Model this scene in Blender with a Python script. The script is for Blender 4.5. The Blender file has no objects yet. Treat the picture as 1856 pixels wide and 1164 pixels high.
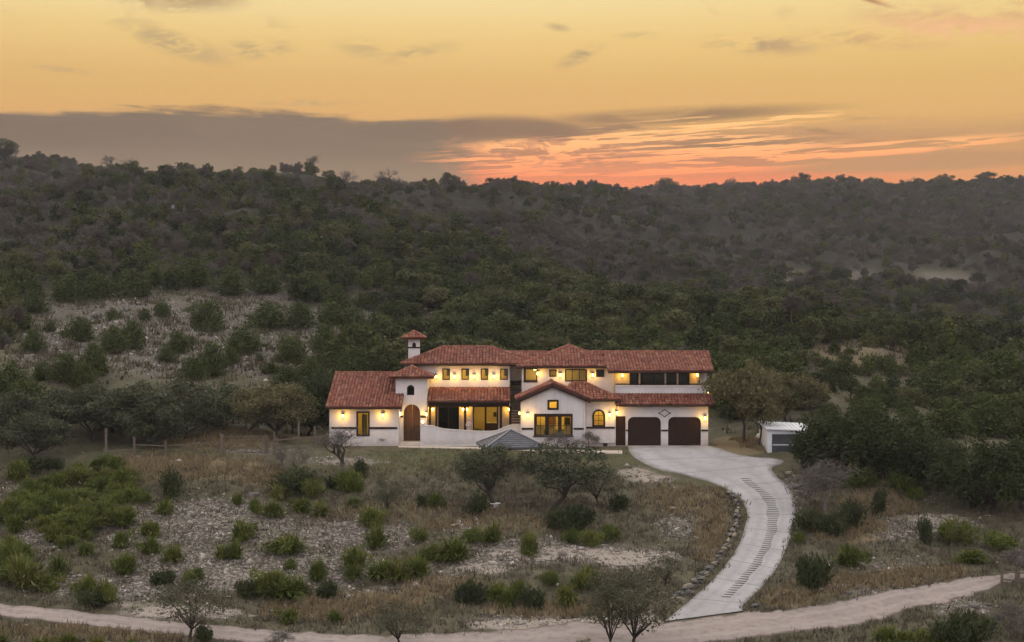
import bpy, bmesh, math, random
import numpy as np
from mathutils import Vector, Matrix
from mathutils.geometry import tessellate_polygon

# ------------------------------------------------------------------ camera, sky, sun, exposure
scene = bpy.context.scene
COL = scene.collection
FPX = 2750.0            # focal length in photo pixels (photo 1856 x 1164)
CAMZ = 10.3             # camera height above the garage apron, metres
cam_d = bpy.data.cameras.new('camera'); cam = bpy.data.objects.new('camera', cam_d); COL.objects.link(cam)
cam.location = (0, 0, CAMZ); cam.rotation_euler = (math.radians(90), 0, 0)
cam_d.sensor_width = 36.0; cam_d.lens = 36.0 * FPX / 1856.0
cam_d.clip_start = 0.5; cam_d.clip_end = 6000
scene.camera = cam
scene.render.engine = 'CYCLES'
scene.render.resolution_x = 1024; scene.render.resolution_y = 642
scene.view_settings.view_transform = 'Standard'
try: scene.view_settings.look = 'None'
except Exception: pass
scene.view_settings.gamma = 1.0
scene.view_settings.use_curve_mapping = False
scene.view_settings.exposure = 0.0
cy_ = scene.cycles
cy_.max_bounces = 4; cy_.diffuse_bounces = 2; cy_.glossy_bounces = 2; cy_.transmission_bounces = 2; cy_.volume_bounces = 0; cy_.transparent_max_bounces = 6
cy_.use_adaptive_sampling = True; cy_.adaptive_threshold = 0.05; cy_.caustics_reflective = False; cy_.caustics_refractive = False; cy_.sample_clamp_indirect = 4.0

SUN_EL = math.radians(2.0); SUN_AZ = math.radians(3.0)      # sun just down behind the ridge
sun_d = bpy.data.lights.new('sun', 'SUN'); sun = bpy.data.objects.new('sun', sun_d); COL.objects.link(sun)
sun_d.energy = 0.6; sun_d.angle = math.radians(10); sun_d.color = (1.0, 0.72, 0.45)
sd = Vector((math.sin(SUN_AZ)*math.cos(SUN_EL), math.cos(SUN_AZ)*math.cos(SUN_EL), math.sin(SUN_EL)))
sun.rotation_euler = (-sd).to_track_quat('-Z', 'Y').to_euler()
sun.location = (0, 300, 120)

def lin(c, k=1.0):
    o = []
    for v in c[:3]:
        v /= 255.0
        o.append((v/12.92 if v <= 0.04045 else ((v+0.055)/1.055)**2.4) * k)
    return (*o, 1.0)

class NT:
    """tiny helper to write node trees as expressions"""
    def __init__(s, tree): s.t = tree; s.n = tree.nodes; s.l = tree.links
    def _in(s, sock, v):
        if v is None: return
        if isinstance(v, bpy.types.NodeSocket): s.l.new(v, sock)
        else: sock.default_value = v
    def m(s, op, a, b=None, c=None, clamp=False):
        nd = s.n.new('ShaderNodeMath'); nd.operation = op; nd.use_clamp = clamp
        for i, v in enumerate((a, b, c)): s._in(nd.inputs[i], v)
        return nd.outputs[0]
    def smooth(s, x, e0, e1):
        nd = s.n.new('ShaderNodeMapRange'); nd.interpolation_type = 'SMOOTHSTEP'
        s._in(nd.inputs['Value'], x); s._in(nd.inputs['From Min'], e0); s._in(nd.inputs['From Max'], e1)
        return nd.outputs[0]
    def mix(s, f, a, b):
        nd = s.n.new('ShaderNodeMix'); nd.data_type = 'RGBA'
        s._in(nd.inputs[0], f); s._in(nd.inputs[6], a); s._in(nd.inputs[7], b)
        return nd.outputs[2]
    def xyz(s, x, y, z=0.0):
        nd = s.n.new('ShaderNodeCombineXYZ')
        for i, v in enumerate((x, y, z)): s._in(nd.inputs[i], v)
        return nd.outputs[0]
    def noise(s, vec, scale, detail=4.0, rough=0.5, dist=0.0, color=False):
        nd = s.n.new('ShaderNodeTexNoise')
        s._in(nd.inputs['Vector'], vec); nd.inputs['Scale'].default_value = scale
        nd.inputs['Detail'].default_value = detail; nd.inputs['Roughness'].default_value = rough
        nd.inputs['Distortion'].default_value = dist
        return nd.outputs['Color'] if color else nd.outputs['Fac']
    def ramp(s, f, stops, interp='LINEAR'):
        nd = s.n.new('ShaderNodeValToRGB'); cr = nd.color_ramp; cr.interpolation = interp
        while len(cr.elements) < len(stops): cr.elements.new(0.5)
        for e, (p, c) in zip(cr.elements, stops): e.position = p; e.color = c
        s._in(nd.inputs[0], f); return nd.outputs[0]

world = bpy.data.worlds.new('World'); scene.world = world; world.use_nodes = True
def build_sky():
    T = NT(world.node_tree); T.n.clear()
    out = T.n.new('ShaderNodeOutputWorld'); bg = T.n.new('ShaderNodeBackground')
    T.l.new(bg.outputs[0], out.inputs[0])
    tc = T.n.new('ShaderNodeTexCoord'); sep = T.n.new('ShaderNodeSeparateXYZ')
    T.l.new(tc.outputs['Generated'], sep.inputs[0])
    dx, dy, dz = sep.outputs
    az = T.m('ARCTAN2', dx, dy)
    hor = T.m('SQRT', T.m('ADD', T.m('MULTIPLY', dx, dx), T.m('MULTIPLY', dy, dy)))
    v = T.m('DIVIDE', dz, T.m('MAXIMUM', hor, 0.02))
    el = T.m('MULTIPLY', T.m('ARCTAN2', dz, hor), 2/math.pi)       # 0 horizon .. 1 zenith
    # azimuth / elevation expressed in hundreds of "degrees-like" units
    A = T.m('ADD', T.m('MULTIPLY', az, 2750.0), 928.0)
    E = T.m('SUBTRACT', 582.0, T.m('MULTIPLY', v, 2750.0))
    west = T.ramp(el, [(0.0, lin((200,140,90))), (0.072, lin((212,158,98))), (0.100, lin((218,174,106))),
                       (0.118, lin((231,196,126))), (0.140, lin((243,221,165))), (0.166, lin((252,242,208))),
                       (0.26, lin((240,232,208))), (0.5, lin((210,207,205))), (1.0, lin((197,196,201)))])
    east = T.ramp(el, [(0.0, lin((164,157,165))), (0.12, lin((190,180,187))), (0.3, lin((205,199,200))), (1.0, lin((197,196,201)))])
    front = T.smooth(T.m('COSINE', az), -0.5, 0.75)
    base = T.mix(front, east, west)
    lift = T.m('ADD', 1.0, T.m('MULTIPLY', T.m('MAXIMUM', T.smooth(el, .17, .42), T.smooth(front, .75, .1)), 1.45))   # open sky overhead and behind is brighter
    clear = base
    # a touch of yellow to the right, mauve to the left
    base = T.mix(T.m('MULTIPLY', T.smooth(A, 700.0, 2000.0), 0.35), base, T.mix(0.5, base, lin((232,190,100))))
    st = T.xyz(T.m('MULTIPLY', A, 0.0035), T.m('MULTIPLY', E, 0.030), 3.7)
    st2 = T.xyz(T.m('MULTIPLY', A, 0.0040), T.m('ADD', T.m('MULTIPLY', E, 0.070), T.m('MULTIPLY', A, 0.0030)), 4.1)
    puff = T.xyz(T.m('MULTIPLY', A, 0.012), T.m('MULTIPLY', E, 0.032), 1.3)
    n1 = T.noise(st, 1.0, 5, 0.55, 0.6); n2 = T.noise(st2, 1.0, 6, 0.62, 0.25); n3 = T.noise(puff, 1.0, 6, 0.6, 0.5)
    nE = T.m('MULTIPLY', T.m('SUBTRACT', n1, 0.5), 60.0)
    def blob(cx, cy, rx, ry, rot=0.0, hard=0.0):
        c, s_ = math.cos(rot), math.sin(rot)
        X = T.m('SUBTRACT', A, cx); Y = T.m('SUBTRACT', E, cy)
        a = T.m('DIVIDE', T.m('ADD', T.m('MULTIPLY', X, c), T.m('MULTIPLY', Y, s_)), rx)
        b = T.m('DIVIDE', T.m('SUBTRACT', T.m('MULTIPLY', Y, c), T.m('MULTIPLY', X, s_)), ry)
        r = T.m('SQRT', T.m('ADD', T.m('MULTIPLY', a, a), T.m('MULTIPLY', b, b)))
        return T.smooth(r, 1.0, hard)
    # high thin wisps
    wis = None
    for cx, cy, rx, ry, rot, k in [(330,92,110,22,.30,1.0),(470,95,75,20,-.05,.95),(360,14,120,24,-.08,.9),(270,18,60,20,0,.8),
                                (660,88,60,22,.1,.55),(750,98,90,16,-.18,.7),(250,57,60,9,0,.5),(1050,102,52,14,-.42,1.0),(1012,50,26,8,.2,.7),
                                (1380,88,120,20,.06,1.0),(1160,66,50,8,0,.4),(1560,84,150,18,.1,.75),(1700,60,190,30,.14,.8),(1830,50,120,22,.1,.8),
                                (1420,36,28,18,.6,.35),(130,145,60,7,.08,.6),(560,190,110,7,-.02,.8),(1640,233,60,8,0,.8),(1550,240,40,6,0,.7),
                                (1790,252,170,15,-.05,.9),(-300,120,260,30,.1,.8),(2300,120,300,34,-.1,.8)]:
        b = T.m('MULTIPLY', blob(cx, cy, rx*1.25, ry*1.4, rot), k)
        wis = b if wis is None else T.m('MAXIMUM', wis, b)
    wis = T.m('MULTIPLY', wis, T.smooth(T.m('ADD', T.m('MULTIPLY', n3, .65), T.m('MULTIPLY', T.noise(T.xyz(T.m('MULTIPLY', A, .03), T.m('ADD', T.m('MULTIPLY', E, .09), T.m('MULTIPLY', A, .02)), 2.2), 1.0, 5, .65, .6), .35)), 0.40, 0.58))
    wis = T.m('MAXIMUM', wis, T.m('MULTIPLY', T.m('MULTIPLY', T.smooth(T.noise(puff, 0.55, 6, .6, .9), 0.60, 0.84), T.smooth(E, 215.0, 60.0)), T.m('MULTIPLY', T.smooth(el, 0.5, 0.2), .45)))
    wcol = T.mix(T.smooth(A, 1250.0, 1750.0), lin((176,150,112)), lin((203,152,112)))
    base = T.mix(T.m('MULTIPLY', wis, 0.95), base, wcol)
    pink = T.m('MULTIPLY', blob(1740, 74, 260, 34, .1), T.smooth(n3, .38, .54))
    base = T.mix(T.m('MULTIPLY', pink, 0.75), base, lin((243,186,138)))
    # contrail, top right
    ct = T.m('MULTIPLY', blob(1560, 14, 66, 7, .36), T.smooth(n3, .2, .45))
    base = T.mix(T.m('MULTIPLY', ct, .95), base, lin((176,122,88)))
    ct2 = blob(1565, 10, 58, 3, .36)
    base = T.mix(T.m('MULTIPLY', ct2, .6), base, lin((236,166,118)))
    # low mauve cloud bank
    topL = T.m('ADD', T.m('ADD', 226.0, T.m('ADD', nE, T.m('MULTIPLY', T.m('SUBTRACT', n3, .5), 26.0))), T.m('MULTIPLY', blob(420, 200, 620, 4000), -16.0))
    bank = T.smooth(T.m('SUBTRACT', E, topL), -8.0, 9.0)
    bank = T.m('MULTIPLY', bank, T.smooth(A, 1080.0, 830.0))
    fade = T.smooth(E, 260.0, 325.0)
    bcol = T.mix(T.m('MULTIPLY', fade, .8), lin((112,97,84)), lin((136,117,98)))
    bcol = T.mix(T.smooth(n1, .2, .8), bcol, T.mix(.35, bcol, lin((142,122,103))))
    base = T.mix(T.m('MULTIPLY', bank, 0.97), base, bcol)
    # orange-lit field to the right of the bank
    fld = T.m('MULTIPLY', T.smooth(T.m('ADD', A, T.m('MULTIPLY', T.m('SUBTRACT', n3, .5), 260.0)), 800.0, 900.0), T.smooth(T.m('ADD', E, T.m('MULTIPLY', nE, .6)), 205.0, 255.0))
    fld = T.m('MULTIPLY', fld, T.smooth(A, 2500.0, 1750.0))
    ocol = T.ramp(T.m('DIVIDE', T.m('SUBTRACT', E, 200.0), 135.0),
                  [(0.0, lin((226,172,104))), (0.35, lin((180,134,98))), (0.65, lin((190,126,94))), (0.85, lin((214,126,90))), (1.0, lin((236,126,86)))])
    ocol = T.mix(T.smooth(A, 1350.0, 1800.0), ocol, T.mix(.55, ocol, lin((208,160,96))))
    base = T.mix(T.m('MULTIPLY', fld, .9), base, ocol)
    # dark streaks over it
    drk = T.m('MULTIPLY', T.smooth(n1, .47, .60), blob(1300, 252, 480, 62, 0.0, .3))
    drk2 = T.m('MULTIPLY', blob(1240, 212, 360, 22, -.03, .2), T.smooth(n1, .30, .52))
    drk3 = T.m('MULTIPLY', blob(1640, 303, 330, 22, -.01, .5), .85)
    drk4 = T.m('MULTIPLY', blob(940, 236, 210, 34, .04, .4), .95)
    drk5 = T.m('MULTIPLY', blob(1330, 262, 250, 18, -.04, .2), T.smooth(n2, .34, .56))
    dk = T.m('MAXIMUM', T.m('MAXIMUM', drk, drk2), T.m('MAXIMUM', drk4, drk5))
    base = T.mix(T.m('MULTIPLY', dk, .94), base, T.mix(T.smooth(A, 1000.0, 1500.0), lin((124,99,82)), lin((156,122,86))))
    base = T.mix(drk3, base, lin((186,138,96)))
    # glowing streaks
    fs = T.noise(T.xyz(T.m('MULTIPLY', A, .0050), T.m('ADD', T.m('MULTIPLY', E, .095), T.m('MULTIPLY', A, .0045)), 7.7), 1.0, 6, .62, .35)
    S = T.smooth(T.m('ADD', T.m('MULTIPLY', n2, .5), T.m('MULTIPLY', fs, .5)), .492, .535)
    reg = T.m('MAXIMUM', T.m('MAXIMUM', blob(1150, 284, 430, 54, -.02, .6), blob(980, 274, 150, 30, .03, .5)), T.m('MAXIMUM', blob(1270, 230, 300, 20, -.06, .5), blob(1520, 282, 430, 18, -.05, .4)))
    cur = T.m('MULTIPLY', T.smooth(T.noise(puff, 1.3, 6, .6, .7), .47, .55), blob(990, 270, 170, 22, .02, .5))
    g = T.m('MAXIMUM', T.m('MULTIPLY', S, reg), cur)
    gcol = T.ramp(T.m('DIVIDE', T.m('SUBTRACT', E, 205.0), 125.0),
                  [(0.0, lin((255,200,128),1.05)), (0.45, lin((255,180,116),1.08)), (0.75, lin((255,158,100),1.06)), (1.0, lin((250,134,88)))])
    base = T.mix(T.m('MULTIPLY', g, .97), base, gcol)
    pk = T.m('MULTIPLY', T.smooth(n1, .44, .56), blob(1080, 296, 300, 34, .0, .3))
    base = T.mix(T.m('MULTIPLY', pk, .2), base, lin((252,150,104)))
    gd = T.m('MULTIPLY', T.smooth(T.noise(puff, 1.9, 5, .6, .8), .50, .60), blob(1010, 275, 190, 40, .02, .4))
    base = T.mix(T.m('MULTIPLY', gd, .65), base, lin((176,118,92)))
    # physically based dusk sky underneath (sun disc off), adds the glow round the set sun
    sky = T.n.new('ShaderNodeTexSky'); sky.sky_type = 'NISHITA'; sky.sun_disc = False
    sky.sun_elevation = SUN_EL; sky.sun_rotation = SUN_AZ; sky.altitude = 350
    nish = T.n.new('ShaderNodeVectorMath'); nish.operation = 'SCALE'; T.l.new(sky.outputs[0], nish.inputs[0]); nish.inputs['Scale'].default_value = 0.003
    add = T.n.new('ShaderNodeVectorMath'); add.operation = 'ADD'
    lf = T.n.new('ShaderNodeVectorMath'); lf.operation = 'SCALE'; T.l.new(base, lf.inputs[0]); T.l.new(lift, lf.inputs['Scale'])
    T.l.new(nish.outputs[0], add.inputs[0]); T.l.new(lf.outputs[0], add.inputs[1])
    T.l.new(add.outputs[0], bg.inputs[0]); bg.inputs[1].default_value = 1.05
    # away from the western cloud field the sky is the plain gradient
    lf2 = T.n.new('ShaderNodeVectorMath'); lf2.operation = 'SCALE'; T.l.new(clear, lf2.inputs[0]); T.l.new(lift, lf2.inputs['Scale'])
    add2 = T.n.new('ShaderNodeVectorMath'); add2.operation = 'ADD'; T.l.new(nish.outputs[0], add2.inputs[0]); T.l.new(lf2.outputs[0], add2.inputs[1])
    bg2 = T.n.new('ShaderNodeBackground'); T.l.new(add2.outputs[0], bg2.inputs[0]); bg2.inputs[1].default_value = 1.05
    inside = T.m('MULTIPLY', T.m('MULTIPLY', T.smooth(A, -700.0, -250.0), T.smooth(A, 2600.0, 2150.0)), T.smooth(E, -420.0, -100.0))
    mx = T.n.new('ShaderNodeMixShader'); T.l.new(inside, mx.inputs[0]); T.l.new(bg2.outputs[0], mx.inputs[1]); T.l.new(bg.outputs[0], mx.inputs[2])
    T.l.new(mx.outputs[0], out.inputs[0])
build_sky()
world.cycles.sampling_method = 'MANUAL'; world.cycles.sample_map_resolution = 256

# ------------------------------------------------------------------ helpers
def tag(o, label=None, cat=None, group=None, kind=None):
    if label: o['label'] = label
    if cat: o['category'] = cat
    if group: o['group'] = group
    if kind: o['kind'] = kind
    return o

def npmesh(name, V, F, mats=(), midx=None, smooth=False):
    """V (n,3); F = list of index arrays (each (m,3) or (m,4))"""
    me = bpy.data.meshes.new(name)
    V = np.asarray(V, dtype=np.float32)
    Fs = [np.asarray(f, dtype=np.int32) for f in F if len(f)]
    nl = sum(f.size for f in Fs); npoly = sum(len(f) for f in Fs)
    me.vertices.add(len(V)); me.vertices.foreach_set('co', V.ravel())
    me.loops.add(nl); me.polygons.add(npoly)
    me.loops.foreach_set('vertex_index', np.concatenate([f.ravel() for f in Fs]))
    tot = np.concatenate([np.full(len(f), f.shape[1], np.int32) for f in Fs])
    st = np.concatenate([[0], np.cumsum(tot)[:-1]]).astype(np.int32)
    me.polygons.foreach_set('loop_start', st)
    try: me.polygons.foreach_set('loop_total', tot)
    except Exception: pass
    for m in mats: me.materials.append(m)
    if midx is not None: me.polygons.foreach_set('material_index', np.asarray(midx, dtype=np.int32))
    if smooth: me.polygons.foreach_set('use_smooth', np.ones(npoly, dtype=bool))
    me.update(calc_edges=True)
    return me

class MB:
    """mesh builder: world-coordinate verts"""
    def __init__(s): s.v = []; s.f = []
    def add(s, vs, fs):
        b = len(s.v); s.v += [tuple(p) for p in vs]; s.f += [tuple(i+b for i in f) for f in fs]; return s
    def box(s, x0, x1, y0, y1, z0, z1):
        return s.add([(x0,y0,z0),(x1,y0,z0),(x1,y1,z0),(x0,y1,z0),(x0,y0,z1),(x1,y0,z1),(x1,y1,z1),(x0,y1,z1)],
                     [(0,3,2,1),(4,5,6,7),(0,1,5,4),(1,2,6,5),(2,3,7,6),(3,0,4,7)])
    def beam(s, a, b, w, h=None):
        """rectangular bar from a to b"""
        a = Vector(a); b = Vector(b); h = h or w
        d = (b-a).normalized(); up = Vector((0,0,1)) if abs(d.z) < .95 else Vector((0,1,0))
        sx = d.cross(up).normalized()*w/2; sy = sx.cross(d).normalized()*h/2
        vs = [a-sx-sy, a+sx-sy, a+sx+sy, a-sx+sy, b-sx-sy, b+sx-sy, b+sx+sy, b-sx+sy]
        return s.add(vs, [(0,1,2,3),(7,6,5,4),(0,4,5,1),(1,5,6,2),(2,6,7,3),(3,7,4,0)])
    def tube(s, pts, radii, n=6, cap=True):
        pts = [Vector(p) for p in pts]; b = len(s.v); ref = Vector((.3,.9,.2)).normalized()
        for i, p in enumerate(pts):
            d = (pts[min(i+1,len(pts)-1)] - pts[max(i-1,0)]).normalized()
            r = ref if abs(d.dot(ref)) < .9 else Vector((1,0,0))
            a = d.cross(r).normalized(); c = d.cross(a).normalized()
            for k in range(n):
                t = 2*math.pi*k/n
                s.v.append(tuple(p + (a*math.cos(t)+c*math.sin(t))*radii[i]))
        for i in range(len(pts)-1):
            for k in range(n):
                k2 = (k+1) % n
                s.f.append((b+i*n+k, b+i*n+k2, b+(i+1)*n+k2, b+(i+1)*n+k))
        if cap:
            s.f.append(tuple(b+k for k in range(n))); e = b+(len(pts)-1)*n
            s.f.append(tuple(e+k for k in reversed(range(n))))
        return s
    def lathe(s, c, prof, n=12):
        b = len(s.v)
        for r, z in prof:
            for k in range(n):
                t = 2*math.pi*k/n; s.v.append((c[0]+r*math.cos(t), c[1]+r*math.sin(t), c[2]+z))
        for i in range(len(prof)-1):
            for k in range(n):
                k2 = (k+1) % n; s.f.append((b+i*n+k, b+i*n+k2, b+(i+1)*n+k2, b+(i+1)*n+k))
        s.f.append(tuple(b+k for k in reversed(range(n)))); e = b+(len(prof)-1)*n; s.f.append(tuple(e+k for k in range(n)))
        return s
    def sheet(s, loops, mapf, t):
        """flat panel with holes: loops[0] outline, others holes, (u,v) pairs; mapf(u,v,w); thickness t"""
        flat = [p for lp in loops for p in lp]
        tris = tessellate_polygon([[Vector((p[0], p[1], 0)) for p in lp] for lp in loops])
        n = len(flat); b = len(s.v)
        s.v += [tuple(mapf(u, v, 0)) for u, v in flat] + [tuple(mapf(u, v, t)) for u, v in flat]
        for a, c, d in tris: s.f.append((b+a, b+c, b+d)); s.f.append((b+n+d, b+n+c, b+n+a))
        o = 0
        for lp in loops:
            m = len(lp)
            for i in range(m):
                j = (i+1) % m; s.f.append((b+o+i, b+o+j, b+n+o+j, b+n+o+i))
            o += m
        return s
    def build(s, name, mat, parent=None, root=None, smooth=False, fix=True):
        me = bpy.data.meshes.new(name)
        o0 = Vector(root.location) if root is not None else Vector((0,0,0))
        me.from_pydata([tuple(Vector(p)-o0) for p in s.v], [], s.f); me.update()
        if fix:
            bm = bmesh.new(); bm.from_mesh(me); bmesh.ops.recalc_face_normals(bm, faces=bm.faces[:]); bm.to_mesh(me); bm.free()
        if mat: me.materials.append(mat)
        if smooth: me.polygons.foreach_set('use_smooth', [True]*len(me.polygons))
        o = bpy.data.objects.new(name, me); COL.objects.link(o)
        if parent is not None: o.parent = parent
        return o

def obj(name, me, parent=None, loc=(0,0,0), rz=0.0, scl=(1,1,1)):
    o = bpy.data.objects.new(name, me); COL.objects.link(o); o.location = loc; o.rotation_euler = (0,0,rz); o.scale = scl
    if parent is not None: o.parent = parent
    return o
def empty(name, loc, rz=0.0, scl=(1,1,1)):
    o = bpy.data.objects.new(name, None); COL.objects.link(o); o.location = loc; o.rotation_euler = (0,0,rz); o.scale = scl
    o.empty_display_size = .3; return o

def X(px, Y): return (px-928.0)*Y/FPX
def Z(py, Y): return CAMZ-(py-582.0)*Y/FPX
def P(px, py, Y): return Vector((X(px, Y), Y, Z(py, Y)))

# ------------------------------------------------------------------ materials
def mat(name, rough=.8, spec=.2):
    m = bpy.data.materials.new(name); m.use_nodes = True
    T = NT(m.node_tree); b = T.n['Principled BSDF']
    b.inputs['Roughness'].default_value = rough; b.inputs['Specular IOR Level'].default_value = spec
    return m, T, b
def coords(T, scale=(1,1,1)):
    tc = T.n.new('ShaderNodeTexCoord'); mp = T.n.new('ShaderNodeMapping'); mp.inputs['Scale'].default_value = scale
    T.l.new(tc.outputs['Object'], mp.inputs[0]); return mp.outputs[0]
def worldpos(T):
    return T.n.new('ShaderNodeNewGeometry').outputs['Position']
def bump(T, b, h, dist=.02, strength=.5):
    bp = T.n.new('ShaderNodeBump'); bp.inputs['Distance'].default_value = dist; bp.inputs['Strength'].default_value = strength
    T.l.new(h, bp.inputs['Height']); T.l.new(bp.outputs[0], b.inputs['Normal'])
def plain(name, c1, c2=None, scale=3.0, rough=.8, spec=.2, detail=5, bmp=0.0, stretch=(1,1,1)):
    m, T, b = mat(name, rough, spec)
    if c2 is None: c2 = tuple(v*.8 for v in c1[:3])
    co = coords(T, stretch)
    n = T.noise(co, scale, detail, .6)
    T.l.new(T.mix(T.smooth(n, .3, .7), (*c1[:3],1), (*c2[:3],1)), b.inputs['Base Color'])
    if bmp: bump(T, b, T.noise(co, scale*6, 4), bmp, .6)
    return m
def island(name, cols, rough=.85, spec=.15, objvar=0.0, translucent=0.0, jitter=None):
    """colour per loose piece (and optionally per object)"""
    m, T, b = mat(name, rough, spec)
    geo = T.n.new('ShaderNodeNewGeometry')
    f = geo.outputs['Random Per Island']
    if objvar:
        oi = T.n.new('ShaderNodeObjectInfo')
        f = T.m('ADD', T.m('MULTIPLY', f, 1-objvar), T.m('MULTIPLY', oi.outputs['Random'], objvar))
    k = len(cols)
    c = T.ramp(f, [(i/(k-1), (*cc[:3], 1)) for i, cc in enumerate(cols)])
    T.l.new(c, b.inputs['Base Color'])
    if translucent:
        tr = T.n.new('ShaderNodeBsdfTranslucent'); T.l.new(c, tr.inputs[0])
        mx = T.n.new('ShaderNodeMixShader'); mx.inputs[0].default_value = translucent
        out = T.n['Material Output']; T.l.new(b.outputs[0], mx.inputs[1]); T.l.new(tr.outputs[0], mx.inputs[2]); T.l.new(mx.outputs[0], out.inputs[0])
    return m
def emit(name, col, strength):
    m = bpy.data.materials.new(name); m.use_nodes = True; T = NT(m.node_tree); T.n.clear()
    o = T.n.new('ShaderNodeOutputMaterial'); e = T.n.new('ShaderNodeEmission'); e.inputs[0].default_value = (*col[:3],1); e.inputs[1].default_value = strength
    T.l.new(e.outputs[0], o.inputs[0]); return m
def glassmat(name, tint, refl=.12, rough=.03):
    m = bpy.data.materials.new(name); m.use_nodes = True; T = NT(m.node_tree); T.n.clear()
    o = T.n.new('ShaderNodeOutputMaterial'); tr = T.n.new('ShaderNodeBsdfTransparent'); tr.inputs[0].default_value = (*tint,1)
    g = T.n.new('ShaderNodeBsdfGlossy'); g.inputs['Roughness'].default_value = rough
    fr = T.n.new('ShaderNodeFresnel'); fr.inputs[0].default_value = 1.25
    mx = T.n.new('ShaderNodeMixShader'); T.l.new(T.m('ADD', fr.outputs[0], refl), mx.inputs[0])
    T.l.new(tr.outputs[0], mx.inputs[1]); T.l.new(g.outputs[0], mx.inputs[2]); T.l.new(mx.outputs[0], o.inputs[0]); return m

M = {}
def stucco():
    m, T, b = mat('stucco', .9, .15)
    co = coords(T)
    n = T.noise(co, .55, 6, .6); n2 = T.noise(co, 3.0, 5, .6)
    st = T.noise(coords(T, (3.0, 3.0, .25)), 1.0, 4, .6)
    c = T.mix(T.smooth(n, .3, .7), (.60,.575,.565,1), (.50,.475,.465,1))
    c = T.mix(T.m('MULTIPLY', T.smooth(st, .50, .70), .34), c, (.40,.37,.345,1))
    c = T.mix(T.m('MULTIPLY', T.smooth(n2, .5, .8), .25), c, (.55,.52,.49,1))
    sz_ = T.n.new('ShaderNodeSeparateXYZ'); T.l.new(co, sz_.inputs[0])
    dirt = T.m('MULTIPLY', T.smooth(T.m('ADD', sz_.outputs[2], T.m('MULTIPLY', T.m('SUBTRACT', n2, .5), 1.2)), .75, .0), .5)   # rain splash along the base
    c = T.mix(dirt, c, (.30,.255,.205,1))
    T.l.new(c, b.inputs['Base Color']); bump(T, b, T.noise(co, 14, 5), .03, .5); return m
M['stucco'] = stucco()
M['wood'] = plain('dark_wood', (.020,.012,.009), (.032,.020,.013), 4, .7, .12, stretch=(1,1,6))
M['garage'] = plain('garage_wood', (.034,.017,.010), (.022,.012,.008), 3, .75, .1, stretch=(8,8,1))
M['doorwood'] = plain('door_wood', (.16,.075,.03), (.10,.045,.02), 3, .6, .3, stretch=(6,6,1))
M['iron'] = plain('black_iron', (.012,.011,.011), (.02,.018,.017), 6, .5, .3)
M['deck'] = plain('roof_deck', (.10,.045,.032), (.06,.03,.024), 3, .9, .1)
M['soffit'] = plain('soffit_wood', (.055,.034,.022), (.03,.02,.015), 4, .8, .1)
M['tiles'] = island('terracotta_tiles', [(.085,.032,.025),(.175,.060,.040),(.215,.078,.049),(.148,.050,.036),(.225,.094,.058),(.12,.043,.033),(.25,.125,.078),(.18,.063,.042)], .85, .15)
M['cap'] = plain('cream_coping', (.62,.58,.53), (.5,.47,.43), 2, .9, .1)
M['room'] = plain('room_plaster', (.62,.50,.30), (.56,.45,.27), 2, .9, .1)
M['tan'] = plain('tan_plaster', (.46,.40,.32), (.40,.34,.27), 1.5, .9, .1, bmp=.02)
M['curtain'] = plain('sheer_curtain', (.20,.22,.17), (.12,.14,.11), 1.5, .9, .1, stretch=(9,9,.2))
M['glass'] = glassmat('window_glass', (.90,.86,.70), .0)
M['dkglass'] = glassmat('dark_glass', (.42,.45,.36), .0)
M['bulb'] = emit('lamp_glow', (1.0,.66,.17), 16.0)
M['bulb2'] = emit('path_lamp_glow', (1.0,.72,.28), 14.0)
M['pend'] = emit('ceiling_lamp_glow', (1.0,.74,.32), 9.0)
M['slate'] = plain('grey_shingles', (.060,.060,.068), (.095,.093,.10), 3, .75, .3, stretch=(1,1,5))
M['slatecap'] = plain('pale_ridge_metal', (.20,.20,.215), (.14,.14,.15), 4, .6, .3)
M['white'] = plain('white_metal', (.60,.61,.63), (.52,.53,.55), 1.5, .55, .4)
M['grey'] = plain('grey_metal', (.055,.058,.062), (.035,.038,.042), 2, .6, .3)
M['tank'] = plain('tank_paint', (.62,.63,.64), (.5,.51,.52), 2, .4, .4)
M['post'] = plain('weathered_wood', (.15,.12,.09), (.085,.07,.056), 5, .9, .1, stretch=(1,1,4))
M['gatewood'] = plain('bare_gate_metal', (.17,.14,.105), (.11,.09,.07), 5, .7, .2)
M['bark'] = plain('bark', (.062,.050,.041), (.030,.025,.021), 4, .95, .05, stretch=(3,3,.8), bmp=.03)
M['bark_grey'] = plain('grey_bark', (.15,.13,.115), (.09,.078,.07), 4, .95, .05, stretch=(3,3,.8))
M['stone'] = plain('limestone_block', (.28,.238,.18), (.15,.128,.10), 1.8, .95, .1, bmp=.05)
M['stone_dark'] = plain('lichen_limestone', (.15,.14,.125), (.075,.074,.07), 2.2, .95, .1, bmp=.05)
M['statue'] = plain('pink_cast_stone', (.50,.40,.35), (.38,.30,.26), 3, .9, .1)
M['pot'] = plain('clay_pot', (.22,.10,.06), (.16,.075,.045), 4, .9, .1)

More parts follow.
